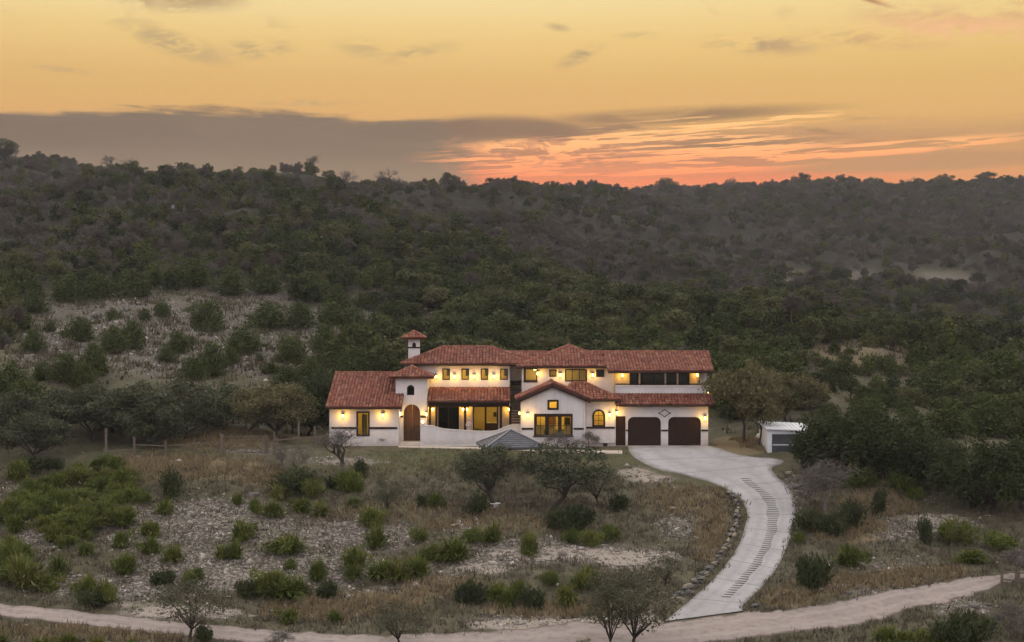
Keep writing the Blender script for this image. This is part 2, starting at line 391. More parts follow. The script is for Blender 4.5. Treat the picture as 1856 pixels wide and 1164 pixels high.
# ------------------------------------------------------------------ terrain
rng = np.random.default_rng(7)
def table(pts, sig=3.0):
    ys = np.arange(-400.0, 2600.0, 1.0)
    z = np.interp(ys, [p[0] for p in pts], [p[1] for p in pts])
    k = np.arange(-12, 13); w = np.exp(-.5*(k/sig)**2); w /= w.sum()
    zp = np.pad(z, 12, mode='edge'); return ys, np.convolve(zp, w, 'valid')
FRONT = [(-400,-15),(0,-13),(60,-10.6),(75,-8.9),(83,-7.6),(85,-7.26),(88.5,-6.69),(92,-6.03),(96,-5.34),(101,-4.5),(107,-3.43),(113,-2.36),(118.5,-1.03),(122,-.18),(124,0.0),(127,0.0)]
YS, LZ = table(FRONT + [(130,.7),(142,5.0),(172,9.2),(203,13.4),(260,22.5),(320,31.5),(410,44),(500,54.5),(560,57),(700,63),(780,65),(1000,60),(2600,40)])
_, RZ = table(FRONT + [(140,0.0),(160,.6),(250,5.0),(330,11.7),(410,22.5),(480,32.5),(550,43.5),(640,59),(700,69.5),(745,75),(800,75.5),(900,66),(1200,50),(2600,40)])
def sstep(e0, e1, x):
    t = np.clip((x-e0)/(e1-e0), 0, 1); return t*t*(3-2*t)
_w = []
for lam, amp, n in ((90,1.0,5),(38,.55,6),(15,.22,7),(6,.09,8),(2.6,.05,10)):
    for i in range(n):
        a = rng.uniform(0, 2*math.pi); l = lam*rng.uniform(.7,1.4)
        _w.append((math.cos(a)*2*math.pi/l, math.sin(a)*2*math.pi/l, rng.uniform(0,6.3), amp/math.sqrt(n)*1.4, lam))
def base_h(x, y):
    x = np.asarray(x, dtype=float); y = np.asarray(y, dtype=float)
    t = sstep(-62, 62, x - .10*(y-125)*sstep(200,500,y))
    h = np.interp(y, YS, LZ)*(1-t) + np.interp(y, YS, RZ)*t
    h = h + 1.0*np.exp(-((x+35)/90)**2)*sstep(480, 690, y)
    h = h - 5.5*np.exp(-((x+72)/48)**2)*sstep(430, 560, y)
    h = h + 9.5*sstep(-90, -190, x)*sstep(300, 470, y)
    tl = np.clip(((x+70)*110+(y-340)*(-160))/(110.0**2+160.0**2), 0, 1)          # wooded spur running down to the right
    h = h + 4.5*np.exp(-(((x+70-110*tl)**2+(y-340+160*tl)**2)/32.0**2))
    hill = sstep(150, 260, y)
    big = np.zeros_like(h)
    for kx, ky, ph, amp, lam in _w:
        if lam > 30: big = big + amp*np.sin(kx*x+ky*y+ph)
    h = h + hill*big*2.0*(1-.55*sstep(560,700,y))
    pad = sstep(27, 18, np.abs(x))*sstep(119, 123, y)*sstep(148, 140, y)
    return h*(1-pad)
ROADMASK = []     # (xs, ys, radius)
def fine(x, y):
    x = np.asarray(x, dtype=float); y = np.asarray(y, dtype=float)
    s = np.zeros_like(x)
    for kx, ky, ph, amp, lam in _w:
        if lam <= 15: s = s + amp*np.sin(kx*x+ky*y+ph)
    near = .75 + 1.2*sstep(150, 220, y)
    keep = 1 - sstep(22, 17, np.abs(x))*sstep(117, 120, y)*sstep(142, 138, y)
    return s*near*keep
def roadkeep(x, y):
    x = np.asarray(x, dtype=float); y = np.asarray(y, dtype=float); k = np.ones_like(x)
    for rx, ry, rr in ROADMASK:
        d2 = np.full_like(x, 1e9)
        for a, b in zip(rx, ry): d2 = np.minimum(d2, (x-a)**2+(y-b)**2)
        k = np.minimum(k, sstep(rr, rr+1.6, np.sqrt(d2)))
    return k
_cache = {}
def H(x, y):
    x = np.asarray(x, dtype=float); y = np.asarray(y, dtype=float)
    return base_h(x, y) + fine(x, y)*roadkeep(x, y)
def H1(x, y): return float(H(np.array([x]), np.array([y]))[0])
_Y1 = np.concatenate([np.arange(60, 260, .25), np.arange(260, 1000, 1.0)])
def G(px, py, basic=False):
    """where the line of sight through a photo pixel meets the ground"""
    xs = (px-928)/FPX*_Y1; zr = CAMZ-(py-582)/FPX*_Y1
    hh = base_h(xs, _Y1) if basic else base_h(xs, _Y1)+fine(xs, _Y1)*roadkeep(xs, _Y1)
    d = zr-hh; i = np.argmax(d < 0)
    if d[i] >= 0: i = len(_Y1)-1
    if i > 0:
        f = d[i-1]/(d[i-1]-d[i]+1e-9); Y = _Y1[i-1]+f*(_Y1[i]-_Y1[i-1])
    else: Y = _Y1[0]
    x = (px-928)/FPX*Y
    return Vector((x, Y, float(base_h(x, Y)) if basic else H1(x, Y)))
def to_px(x, y, z): return 928+x/y*FPX, 582-(z-CAMZ)/y*FPX

def smooth_poly(pts, n):
    pts = np.array(pts, float); t = np.concatenate([[0], np.cumsum(np.linalg.norm(np.diff(pts, axis=0), axis=1))])
    # Catmull-Rom on uniform index, resampled by arc length
    out = []
    for i in range(len(pts)-1):
        p0 = pts[max(i-1,0)]; p1 = pts[i]; p2 = pts[i+1]; p3 = pts[min(i+2,len(pts)-1)]
        for s in np.linspace(0, 1, 12, endpoint=False):
            out.append(.5*((2*p1)+(-p0+p2)*s+(2*p0-5*p1+4*p2-p3)*s*s+(-p0+3*p1-3*p2+p3)*s**3))
    out.append(pts[-1]); out = np.array(out)
    idx = np.linspace(0, len(out)-1, n)
    return np.stack([np.interp(idx, np.arange(len(out)), out[:,k]) for k in range(out.shape[1])], 1)

DRIVE = [((1137,809),(1284,809)),((1141,820),(1315,818)),((1160,836),(1360,829)),((1200,853),(1419,836)),((1250,864),(1399,849)),
         ((1290,875),(1409,866)),((1325,892),(1428,884)),((1345,910),(1438,905)),((1354,930),(1442,930)),((1351,952),(1437,960)),
         ((1342,982),(1425,995)),((1325,1013),(1408,1030)),((1300,1044),(1385,1060)),((1275,1069),(1362,1083)),((1245,1095),(1346,1099)),((1204,1128),(1347,1109))]
ROAD = [((-320,1072),(-320,1088)),((-120,1084),(-120,1104)),((0,1095),(0,1118)),((150,1110),(160,1135)),((300,1127),(300,1150)),((400,1136),(410,1163)),((520,1145),(520,1176)),
        ((640,1150),(650,1190)),((760,1151),(770,1196)),((880,1147),(890,1198)),((970,1138),(990,1194)),((1050,1130),(1090,1188)),
        ((1205,1130),(1230,1172)),((1345,1111),(1350,1160)),((1400,1108),(1450,1146)),((1500,1094),(1550,1134)),((1600,1075),(1655,1105)),((1700,1057),(1750,1083)),
        ((1810,1041),(1822,1058)),((1900,1030),(1908,1046)),((2100,1014),(2100,1030))]
def edges(pairs, n):
    L = [G(*a, basic=True) for a, b in pairs]; R = [G(*b, basic=True) for a, b in pairs]
    L = smooth_poly([(p.x, p.y) for p in L], n); R = smooth_poly([(p.x, p.y) for p in R], n)
    return L, R
drL, drR = edges(DRIVE, 120); rdL, rdR = edges(ROAD, 260)
mid = (drL+drR)/2
ROADMASK.append((list(mid[6::4,0]), list(mid[6::4,1]), 2.6))
ROADMASK.append((list(mid[:8:2,0]), list(mid[:8:2,1]), 4.0))
rm = (rdL+rdR)/2
ROADMASK.append((list(rm[::5,0]), list(rm[::5,1]), 2.4))

# painted ground cover zones, as ellipses given at photo pixels (px, py, rx, ry) turned into ground masks
ZONES = {
 'stone': [(390,950,180,55,1.0),(400,1030,210,50,1.0),(250,960,80,55,.9),(260,1060,130,40,.95),(640,970,150,46,.95),(580,1030,150,46,.9),(1000,1000,190,32,1.0),(1150,1012,110,26,1.0),(1230,950,60,40,.6),
           (330,1112,140,16,1.0),(120,1060,120,30,.7),(760,1040,120,30,.8),(890,1020,80,24,.9),(840,980,60,40,.6),(1010,1128,200,20,1.0),(1130,1120,80,26,1.0),(1150,855,50,14,.7),(1190,870,60,10,.6),(620,835,110,14,.55),(60,980,50,30,.7),(30,900,60,30,.5),
           (1690,950,120,22,.75),(1640,970,70,16,.8),(1600,1020,120,24,.55),(1740,1100,80,22,.8),(1560,1070,120,16,.6),(1440,900,34,60,.6),(470,820,90,8,.6),(540,1090,110,30,.45),
           (130,640,120,70,.95),(250,570,150,50,.95),(430,560,130,60,.9),(320,640,160,60,.9),(480,640,110,55,.95),(600,610,90,50,.85),(60,560,90,40,.7),(672,556,60,30,1.2),(690,600,60,40,.4),(610,575,70,30,.8),
           (780,640,160,30,.5),(775,592,70,26,.8),(1440,505,100,20,.66),(1560,505,60,18,.66),(1580,640,90,22,.35),(1490,704,30,8,.8),(1630,725,40,8,.8),(1500,592,80,14,.7),(1700,590,120,20,.5),(1710,505,80,22,.66),(1360,592,70,12,.7),(1800,560,80,14,.5)],
 'tan':   [(330,850,190,26,1.0),(480,865,70,18,.9),(640,1095,170,30,.9),(800,1065,90,24,.9),(1290,965,40,70,.8),(1010,1105,180,20,.8),(1240,905,110,36,.55),(560,1100,110,26,.8),
           (1540,965,80,26,.9),(1660,1040,110,16,.9),(1560,1055,140,16,1.0),(1500,1070,60,12,1.0),(1430,1085,70,22,.8),(1590,910,90,36,.7),(90,955,40,16,.9),(1340,815,60,14,1.0),(1480,692,50,12,.6),(1330,800,50,12,.9),(860,850,240,24,.25),(880,950,160,30,.5),(200,1150,260,26,.7),(700,930,200,24,.4),
           (1580,645,110,45,.62),(1500,645,60,34,.6),(1450,500,110,18,.45),(1720,505,90,24,.4),(400,800,120,18,.9),(560,795,60,12,.8)],
 'lawn':  [(860,835,330,26,1.0),(1150,840,90,30,.7),(660,850,160,20,.5),(330,815,200,14,.4),(1270,890,80,24,.5)],
 'sand':  [(1010,1003,160,15,.9),(1150,1012,100,18,.9),(330,1110,140,13,.9),(1000,1132,210,14,.9),(1130,1126,80,22,1.0),(880,1030,70,16,.6),(1180,868,60,10,.7),(690,1070,60,10,.5),(440,1045,80,12,.5),(1690,940,100,12,.6),(1480,1100,120,10,.4),(640,837,100,9,.5),(1150,856,50,10,.7),(230,1096,100,10,.6)],
 'green': [(180,878,70,32,1.0),(120,912,110,44,1.0),(195,930,55,45,.9),(130,968,60,36,.9),(30,930,60,40,.8),(20,1035,50,40,.8)],
}
def zone(name, px, py):
    s = np.zeros_like(px)
    for cx, cy, rx, ry, k in ZONES[name]:
        r = np.sqrt(((px-cx)/rx)**2+((py-cy)/ry)**2); s = np.maximum(s, k*sstep(1.15, .45, r))
    return np.clip(s, 0, 1)

def axis(fine0, fine1, step, far, grow=1.12, mx=9.0, lo=None):
    a = list(np.arange(fine0, fine1+1e-6, step)); s = step; v = a[-1]
    while v < far: s = min(s*grow, mx if v < 700 else 60); v += s; a.append(v)
    b = []; s = step; v = a[0]; lo = -far if lo is None else lo
    while v > lo: s = min(s*grow, mx if v > -400 else 60); v -= s; b.append(v)
    return np.array(b[::-1]+a)
ground_mat = None
def ground_material():
    m, T, b = mat('hill_country_ground', .95, .08)
    pos = worldpos(T)
    def att(n):
        a = T.n.new('ShaderNodeAttribute'); a.attribute_name = n; return a.outputs['Fac']
    s, t, l, g = att('stone'), att('tan'), att('lawn'), att('green')
    n0 = T.noise(pos, .22, 5, .6); n1 = T.noise(pos, 1.1, 6, .65); n2 = T.noise(pos, 4.0, 5, .7); n3 = T.noise(pos, 11.0, 4, .7)
    c = T.mix(T.smooth(n1, .32, .68), (.118,.104,.068,1), (.068,.061,.039,1))
    c = T.mix(T.smooth(n0, .45, .65), c, (.066,.066,.036,1))
    lawn = T.mix(T.smooth(n1, .35, .68), (.100,.100,.050,1), (.072,.074,.035,1))
    c = T.mix(T.m('MULTIPLY', l, .9), c, lawn)
    tanc = T.mix(T.smooth(n2, .35, .7), (.190,.148,.084,1), (.125,.098,.059,1))
    c = T.mix(T.m('MULTIPLY', T.smooth(T.m('ADD', t, T.m('MULTIPLY', T.m('SUBTRACT', n1, .5), .9)), .25, .65), .9), c, tanc)
    c = T.mix(T.m('MULTIPLY', g, .6), c, (.045,.048,.022,1))
    c = T.mix(att('litter'), c, T.mix(T.smooth(n1, .35, .65), (.034,.030,.022,1), (.022,.022,.014,1)))
    # broken limestone: pale chips between dark soil
    vor = T.n.new('ShaderNodeTexVoronoi'); vor.inputs['Scale'].default_value = 2.6; T.l.new(pos, vor.inputs['Vector'])
    chips = T.smooth(T.m('ADD', T.m('MULTIPLY', n2, .7), T.m('MULTIPLY', n3, .45)), .52, .72)
    stc = T.mix(chips, (.070,.059,.048,1), T.mix(T.smooth(n1, .35, .65), (.40,.355,.30,1), (.25,.222,.19,1)))
    sf = T.smooth(T.m('ADD', s, T.m('MULTIPLY', T.m('SUBTRACT', T.m('ADD', T.m('MULTIPLY', n1, .6), T.m('MULTIPLY', n0, .4)), .5), 1.9)), .30, .75)
    sp = T.n.new('ShaderNodeSeparateXYZ'); T.l.new(pos, sp.inputs[0])
    stc = T.mix(T.m('MULTIPLY', T.smooth(sp.outputs[1], 128.0, 140.0), .62), stc, T.mix(chips, (.060,.052,.044,1), (.175,.155,.138,1)))   # grey lichen-covered ledges up the hill
    nL = T.noise(pos, .55, 5, .7)
    sf = T.m('MULTIPLY', sf, T.m('ADD', .40, T.m('MULTIPLY', T.smooth(nL, .34, .50), .60)))
    c = T.mix(sf, c, stc)
    c = T.mix(T.m('MULTIPLY', T.smooth(T.m('ADD', att('sand'), T.m('MULTIPLY', T.m('SUBTRACT', T.m('ADD', T.m('MULTIPLY', n1, .6), T.m('MULTIPLY', n2, .4)), .5), 1.8)), .25, .75), .9), c, T.mix(T.smooth(n2, .4, .7), (.335,.285,.235,1), (.24,.205,.17,1)))
    T.l.new(c, b.inputs['Base Color'])
    h = T.m('ADD', T.m('MULTIPLY', n2, .6), T.m('MULTIPLY', n3, .4)); bump(T, b, h, .14, .9)
    return m
def build_ground():
    xs = axis(-42, 42, .5, 1350, 1.10, 8.0); ys = axis(76, 150, .5, 1350, 1.06, 7.0, lo=-350)
    gx, gy = np.meshgrid(xs, ys); fx, fy = gx.ravel(), gy.ravel()
    hz = base_h(fx, fy); near = (np.abs(fx) < 60) & (fy < 135)
    k = np.ones_like(fx); k[near] = roadkeep(fx[near], fy[near])
    hz = hz + fine(fx, fy)*k
    # ground a few cm lower under the road sheets
    V = np.stack([fx, fy, hz], 1); nx, ny = len(xs), len(ys)
    i = (np.arange(ny-1)[:,None]*nx+np.arange(nx-1)[None,:]).ravel()
    F = np.stack([i, i+1, i+nx+1, i+nx], 1)
    me = npmesh('ground', V, [F], [ground_material()], smooth=True)
    safe = np.maximum(fy, 30); px, py = to_px(fx, safe, hz); vis = fy > 60
    lit = (sstep(150,185,fy)*(1-np.clip(np.maximum(zone('stone',px,py), zone('tan',px,py))*1.3,0,1))).astype(np.float32)
    a = me.attributes.new('litter','FLOAT','POINT'); a.data.foreach_set('value', lit)
    for n in ('stone','tan','lawn','green','sand'):
        a = me.attributes.new(n, 'FLOAT', 'POINT'); a.data.foreach_set('value', np.where(vis, zone(n, px, py), 0).astype(np.float32))
    o = obj('ground', me); tag(o, kind='structure'); return o
ground = build_ground()

def gravel_material():
    m, T, b = mat('caliche_gravel', .95, .08); pos = worldpos(T)
    n0 = T.noise(pos, .35, 4, .6); n1 = T.noise(pos, 2.2, 6, .65); n2 = T.noise(pos, 14, 4, .7)
    c = T.mix(T.smooth(n0, .3, .7), (.270,.225,.202,1), (.222,.185,.167,1))
    c = T.mix(T.m('MULTIPLY', T.smooth(n1, .46, .68), .75), c, (.155,.125,.105,1))
    c = T.mix(T.m('MULTIPLY', T.smooth(n2, .45, .7), .4), c, (.33,.29,.255,1))
    at = T.n.new('ShaderNodeAttribute'); at.attribute_name = 'across'
    tr = T.m('MULTIPLY', T.smooth(T.m('ABSOLUTE', T.m('SUBTRACT', T.m('ABSOLUTE', T.m('ADD', at.outputs['Fac'], T.m('MULTIPLY', T.m('SUBTRACT', n0, .5), .15))), .42)), .20, .05), .35)
    c = T.mix(tr, c, (.33,.288,.25,1))
    verge = T.smooth(T.m('ADD', T.m('ABSOLUTE', at.outputs['Fac']), T.m('MULTIPLY', T.m('SUBTRACT', n1, .5), .5)), .80, 1.0)
    c = T.mix(T.m('MULTIPLY', verge, .75), c, (.115,.093,.070,1))
    T.l.new(c, b.inputs['Base Color']); bump(T, b, T.m('ADD', n1, T.m('MULTIPLY', n2, .4)), .05, .7); return m
def concrete_material():
    m, T, b = mat('drive_concrete', .85, .2); pos = worldpos(T)
    n0 = T.noise(pos, .25, 5, .6); n1 = T.noise(pos, 1.6, 6, .65); n2 = T.noise(pos, 12, 4, .7)
    c = T.mix(T.smooth(n0, .3, .7), (.335,.322,.318,1), (.265,.255,.25,1))
    c = T.mix(T.m('MULTIPLY', T.smooth(n1, .46, .70), .5), c, (.20,.188,.18,1))
    c = T.mix(T.m('MULTIPLY', T.smooth(n2, .5, .75), .25), c, (.40,.39,.385,1))
    at = T.n.new('ShaderNodeAttribute'); at.attribute_name = 'across'
    tyre = T.m('MULTIPLY', T.smooth(T.m('ABSOLUTE', T.m('SUBTRACT', T.m('ABSOLUTE', T.m('ADD', at.outputs['Fac'], T.m('MULTIPLY', T.m('SUBTRACT', n0, .5), .25))), .45)), .17, .03), .22)
    c = T.mix(tyre, c, (.17,.16,.155,1))
    e = T.smooth(T.m('ADD', T.m('ABSOLUTE', at.outputs['Fac']), T.m('MULTIPLY', T.m('SUBTRACT', n1, .5), .55)), .84, 1.02)
    c = T.mix(T.m('MULTIPLY', e, .5), c, (.15,.125,.10,1))
    al = T.n.new('ShaderNodeAttribute'); al.attribute_name = 'along'
    fr_ = T.m('ABSOLUTE', T.m('SUBTRACT', T.m('FRACT', T.m('DIVIDE', T.m('ADD', al.outputs['Fac'], T.m('MULTIPLY', n0, .15)), 3.6)), .5))
    c = T.mix(T.m('MULTIPLY', T.smooth(fr_, .022, .008), .55), c, (.11,.10,.095,1))
    T.l.new(c, b.inputs['Base Color']); bump(T, b, n2, .01, .5); return m
def ribbon(name, L, R, m, lift, cross, mtl, jitter=0.0, skirt=.2):
    n = len(L); V = []; A = []; mc = (L+R)/2; AL = np.repeat(np.concatenate([[0], np.cumsum(np.linalg.norm(np.diff(mc, axis=0), axis=1))]), cross+2)
    jl = rng.normal(0, jitter, n); jr = rng.normal(0, jitter, n)
    if jitter:
        k = np.array([.25,.5,.25]); jl = np.convolve(np.pad(jl,1,mode='edge'),k,'valid'); jr = np.convolve(np.pad(jr,1,mode='edge'),k,'valid')
    for i in range(n):
        d = R[i]-L[i]; d = d/np.linalg.norm(d); a = L[i]+d*jl[i]; b = R[i]+d*jr[i]
        row = [a+(b-a)*t for t in np.linspace(0, 1, cross)]
        zz = H(np.array([p[0] for p in row]), np.array([p[1] for p in row]))
        V.append((row[0][0], row[0][1], zz[0]-skirt)); A.append(-1)
        for j, p in enumerate(row): V.append((p[0], p[1], zz[j]+lift)); A.append(-1+2*j/(cross-1))
        V.append((row[-1][0], row[-1][1], zz[-1]-skirt)); A.append(1)
    w = cross+2; F = []
    for i in range(n-1):
        for j in range(w-1): F.append((i*w+j, i*w+j+1, (i+1)*w+j+1, (i+1)*w+j))
    me = npmesh(name, np.array(V), [np.array(F)], [mtl]); at = me.attributes.new('across','FLOAT','POINT'); at.data.foreach_set('value', np.array(A, np.float32)); at = me.attributes.new('along','FLOAT','POINT'); at.data.foreach_set('value', AL.astype(np.float32))
    return obj(name, me)
road = tag(ribbon('gravel_road', rdL, rdR, None, .045, 12, gravel_material(), .22), kind='structure')
drive = tag(ribbon('driveway', drL, drR, None, .065, 12, concrete_material(), 0.015), kind='structure')
# dark grooves cut across the climb of the drive
gp = smooth_poly([(lambda p: (p.x, p.y))(G(*q, basic=True)) for q in [(1352,869),(1366,882),(1385,896),(1397,913),(1401,935),(1397,960),(1388,985),(1375,1010),(1357,1036),(1335,1061),(1313,1086)]], 600)
M['groove'] = plain('dark_groove_infill', (.060,.056,.058), (.10,.094,.094), 6, .9, .1)
arc = np.concatenate([[0], np.cumsum(np.linalg.norm(np.diff(gp, axis=0), axis=1))])
gmb = MB().box(-.5,.5,-.5,.5,0,1); gmesh = gmb.build('groove', M['groove']).data; bpy.data.objects.remove(bpy.data.objects['groove'])
s_ = 0.0
while s_ < arc[-1]:
    gx = np.interp(s_, arc, gp[:,0]); gy = np.interp(s_, arc, gp[:,1])
    j = np.argmin((mid[:,0]-gx)**2+(mid[:,1]-gy)**2)
    ln = .78+.12*math.sin(s_*1.7)+rng.uniform(-.05,.05); 
    e = .3; sl = (H1(gx+e, gy)-H1(gx-e, gy))/(2*e); sly = (H1(gx, gy+e)-H1(gx, gy-e))/(2*e)
    dd = drR[j]-drL[j]; ang = math.atan2(dd[1], dd[0])*.55
    o = obj('groove', gmesh, drive, (gx, gy, H1(gx, gy)+.061)); o.scale = (ln, .145, .012); o.rotation_euler = (math.atan(sly), -math.atan(sl), ang)
    s_ += arc[-1]/60.5

# ------------------------------------------------------------------ the house
HY = 125.0
house = empty('house', (0.5, HY, 0))
tag(house, 'white stucco two-storey house with red clay tile roofs, wall lamps and two garage doors', 'house')
def part(mb, name, mtl, parent=None, smooth=False, label=None, kind=None, fix=True):
    o = mb.build(name, mtl, parent or house, house, smooth, fix)
    if label: o['label'] = label
    if kind: o['kind'] = kind
    return o
def rect(x0, z0, x1, z1): return [(x0,z0),(x1,z0),(x1,z1),(x0,z1)]
def arch(x0, z0, x1, z1, n=14):
    r = (x1-x0)/2; cx = (x0+x1)/2; zc = z1-r
    return [(x0,z0),(x1,z0)] + [(cx+r*math.cos(t), zc+r*math.sin(t)) for t in np.linspace(0, math.pi, n)]
def roundtop(x0, z0, x1, z1, r=.45, n=5):
    a = [(x1-r+r*math.cos(t), z1-r+r*math.sin(t)) for t in np.linspace(0, math.pi/2, n)]
    b = [(x0+r+r*math.cos(t), z1-r+r*math.sin(t)) for t in np.linspace(math.pi/2, math.pi, n)]
    return [(x0,z0),(x1,z0)] + a + b
def front(Y): return lambda u, v, w: (u, Y+w, v)          # wall facing the camera
def side(x): return lambda u, v, w: (x+w, u, v)           # wall facing -x, u = depth
def R4(px0, py0, px1, py1, Y): return X(px0,Y), Z(py1,Y), X(px1,Y), Z(py0,Y)   # x0,z0,x1,z1
def wall(loops, mapf, t=.25, mtl='stucco', name='wall'): return part(MB().sheet(loops, mapf, t), name, M[mtl])

def window(r, Y, cols=1, rows=1, fw=.08, inset=.10, glass='glass', wood='wood', name='window', surround=0.0, loop=None, mull=.05, sill=False):
    """frame (the part) with pane and sill sub-parts"""
    x0, z0, x1, z1 = r; mb = MB(); yy = Y+inset
    if loop is None:
        mb.box(x0, x0+fw, yy-.05, yy+.05, z0, z1).box(x1-fw, x1, yy-.05, yy+.05, z0, z1)
        mb.box(x0+fw, x1-fw, yy-.05, yy+.05, z0, z0+fw).box(x0+fw, x1-fw, yy-.05, yy+.05, z1-fw, z1)
    else:
        inn = arch(x0+fw, z0+fw, x1-fw, z1-fw)
        mb.sheet([loop, inn], lambda u, v, w: (u, yy-.05+w, v), .1)
    if surround:
        s = surround
        if loop is None:
            mb.box(x0-s, x0-.001, Y-.03, Y+.06, z0-s, z1+s).box(x1+.001, x1+s, Y-.03, Y+.06, z0-s, z1+s)
            mb.box(x0, x1, Y-.03, Y+.06, z1+.001, z1+s).box(x0, x1, Y-.03, Y+.06, z0-s, z0-.001)
        else:
            big = arch(x0-s, z0-s, x1+s, z1+s); mb.sheet([big, arch(x0+.001, z0+.001, x1-.001, z1-.001)], lambda u, v, w: (u, Y-.03+w, v), .09)
    for i in range(1, cols):
        x = x0+(x1-x0)*i/cols; mb.box(x-mull/2, x+mull/2, yy-.04, yy+.04, z0+fw, z1-fw)
    for i in range(1, rows):
        z = z0+(z1-z0)*i/rows; mb.box(x0+fw, x1-fw, yy-.035, yy+.035, z-mull/2, z+mull/2)
    w = part(mb, name, M[wood])
    def pane(loop_):
        part(MB().sheet([loop_], lambda u, v, w_: (u, yy+.005+w_, v), .012), 'pane', M[glass], w)
    if loop is None:
        for i in range(cols):
            a = x0+(x1-x0)*i/cols; b = x0+(x1-x0)*(i+1)/cols
            pane(rect(a+.02, z0+.02, b-.02, z1-.02))
    else: pane(arch(x0+.02, z0+.02, x1-.02, z1-.02))
    if sill: part(MB().box(x0-.1, x1+.1, Y-.07, Y+.05, z0-.09, z0-.002), 'sill', M['cap'], w)
    return w
def room(x0, x1, y0, y1, z0, z1, power=40, lx=None, mtl='room', color=(1,.72,.15)):
    """plastered room behind a window, open towards the outer wall, with its ceiling lamp"""
    mb = MB(); t = .08
    mb.box(x0-t, x1+t, y1, y1+t, z0-t, z1+t).box(x0-t, x0, y0, y1, z0, z1).box(x1, x1+t, y0, y1, z0, z1)
    mb.box(x0-t, x1+t, y0, y1, z1, z1+t).box(x0-t, x1+t, y0, y1, z0-t, z0)
    o = part(mb, 'room', M[mtl])
    if power:
        for q in (lx if lx else [(x0+x1)/2]):
            part(MB().lathe((q, (y0+y1)/2, z1-.10), [(.05,.10),(.10,.08),(.16,.03),(.15,0)], 10), 'ceiling_lamp', M['pend'], o)
            l = bpy.data.lights.new('ceiling_light', 'POINT'); l.energy = power*3.2; l.color = color; l.shadow_soft_size = .12
            lo = bpy.data.objects.new('ceiling_light', l); COL.objects.link(lo); lo.parent = o; lo.location = Vector((q, (y0+y1)/2, z1-.4))-house.location
    return o
LAMP = {}
def lamp(px, py, Y, power=9.0, size=1.0, facing=-1, xoff=0.0):
    """lantern on a bracket, lit"""
    x = X(px, Y)+xoff; z = Z(py, Y); s = size
    mb = MB(); d = .17*s
    mb.box(x-.06*s, x+.06*s, Y-.03, Y-.002, z-.10*s, z+.22*s)               # back plate
    mb.beam((x, Y-.03, z+.20*s), (x, Y-d, z+.26*s), .03*s)                  # arm
    mb.lathe((x, Y-d, z+.13*s), [(.13*s,0),(.10*s,.05*s),(.03*s,.11*s),(.012*s,.15*s)], 8)   # hood
    mb.lathe((x, Y-d, z-.17*s), [(.02*s,0),(.075*s,.03*s),(.08*s,.045*s)], 8)
    for k in range(4):
        t = math.pi/4+k*math.pi/2; c, n = math.cos(t), math.sin(t)
        mb.beam((x+.075*s*c, Y-d+.075*s*n, z-.13*s), (x+.11*s*c, Y-d+.11*s*n, z+.135*s), .014*s)
    o = part(mb, 'wall_lamp', M['iron'])
    part(MB().lathe((x, Y-d, z-.12*s), [(.045*s,0),(.062*s,.05*s),(.072*s,.20*s),(.06*s,.235*s)], 8), 'lantern_glass', M['bulb'], o)
    l = bpy.data.lights.new('lantern_light', 'POINT'); l.energy = power*4.9; l.color = (1.0,.53,.075); l.shadow_soft_size = .10*s
    lo = bpy.data.objects.new('lantern_light', l); COL.objects.link(lo); lo.parent = o; lo.location = Vector((x, Y-d-.24, z))-house.location
    return o

# ---- roofs
TW, TL = .275, .42
def roof_plane(poly, tiles_rng, parent, thick=.16, deck=True):
    """poly: 3D points, first edge is the eave, counter-clockwise seen from above"""
    p = [Vector(q) for q in poly]; u = (p[1]-p[0]).normalized()
    nrm = Vector((0,0,0))
    for i in range(1, len(p)-1): nrm += (p[i]-p[0]).cross(p[i+1]-p[0])
    nrm.normalize()
    if nrm.z < 0: nrm = -nrm
    v = nrm.cross(u).normalized()
    if v.z < 0: v = -v
    uv = [((q-p[0]).dot(u), (q-p[0]).dot(v)) for q in p]
    us = [a for a, b in uv]; u0, u1 = min(us), max(us)
    nb = max(1, int(round((u1-u0)/TW))); tw = (u1-u0)/nb; SEG = 4
    V = []; F = []
    for k in range(nb):
        uc = u0+(k+.5)*tw; vs = []
        for i in range(len(uv)):
            (a0,b0),(a1,b1) = uv[i], uv[(i+1) % len(uv)]
            if (a0-uc)*(a1-uc) < 0: t = (uc-a0)/(a1-a0); vs.append(b0+(b1-b0)*t)
        if len(vs) < 2: continue
        lo, hi = min(vs), max(vs)
        q = lo-.05
        while q < hi-.08:
            e = min(q+TL+.06, hi); b = len(V); jz = tiles_rng.uniform(0, .018); ju = tiles_rng.uniform(-.012, .012)
            for vv, rr, zz in ((q, tw*.53, .024+jz*.7), (e, tw*.48, .006)):
                for sgm in range(SEG+1):
                    t = math.pi*sgm/SEG
                    w = p[0]+u*(uc+ju-rr*math.cos(t))+v*vv+nrm*(zz-.03+rr*.85*math.sin(t)); V.append(tuple(w))
            for sgm in range(SEG): F.append((b+sgm, b+sgm+1, b+SEG+2+sgm, b+SEG+1+sgm))
            F.append((b, b+1, b+2, b+3, b+4))
            q += TL
    dk = None
    if deck:
        mb = MB(); n = len(p)
        top = [q-nrm*.02 for q in p]; bot = [q-nrm*(.02+thick) for q in p]
        mb.add(top+bot, [tuple(range(n)), tuple(reversed(range(n, 2*n)))] + [(i, (i+1) % n, n+(i+1) % n, n+i) for i in range(n)])
        dk = part(mb, 'roof', M['deck'])
    mb = MB(); mb.v = V; mb.f = F
    part(mb, 'tiles', M['tiles'], dk or parent, kind='stuff', fix=False)
    return dk
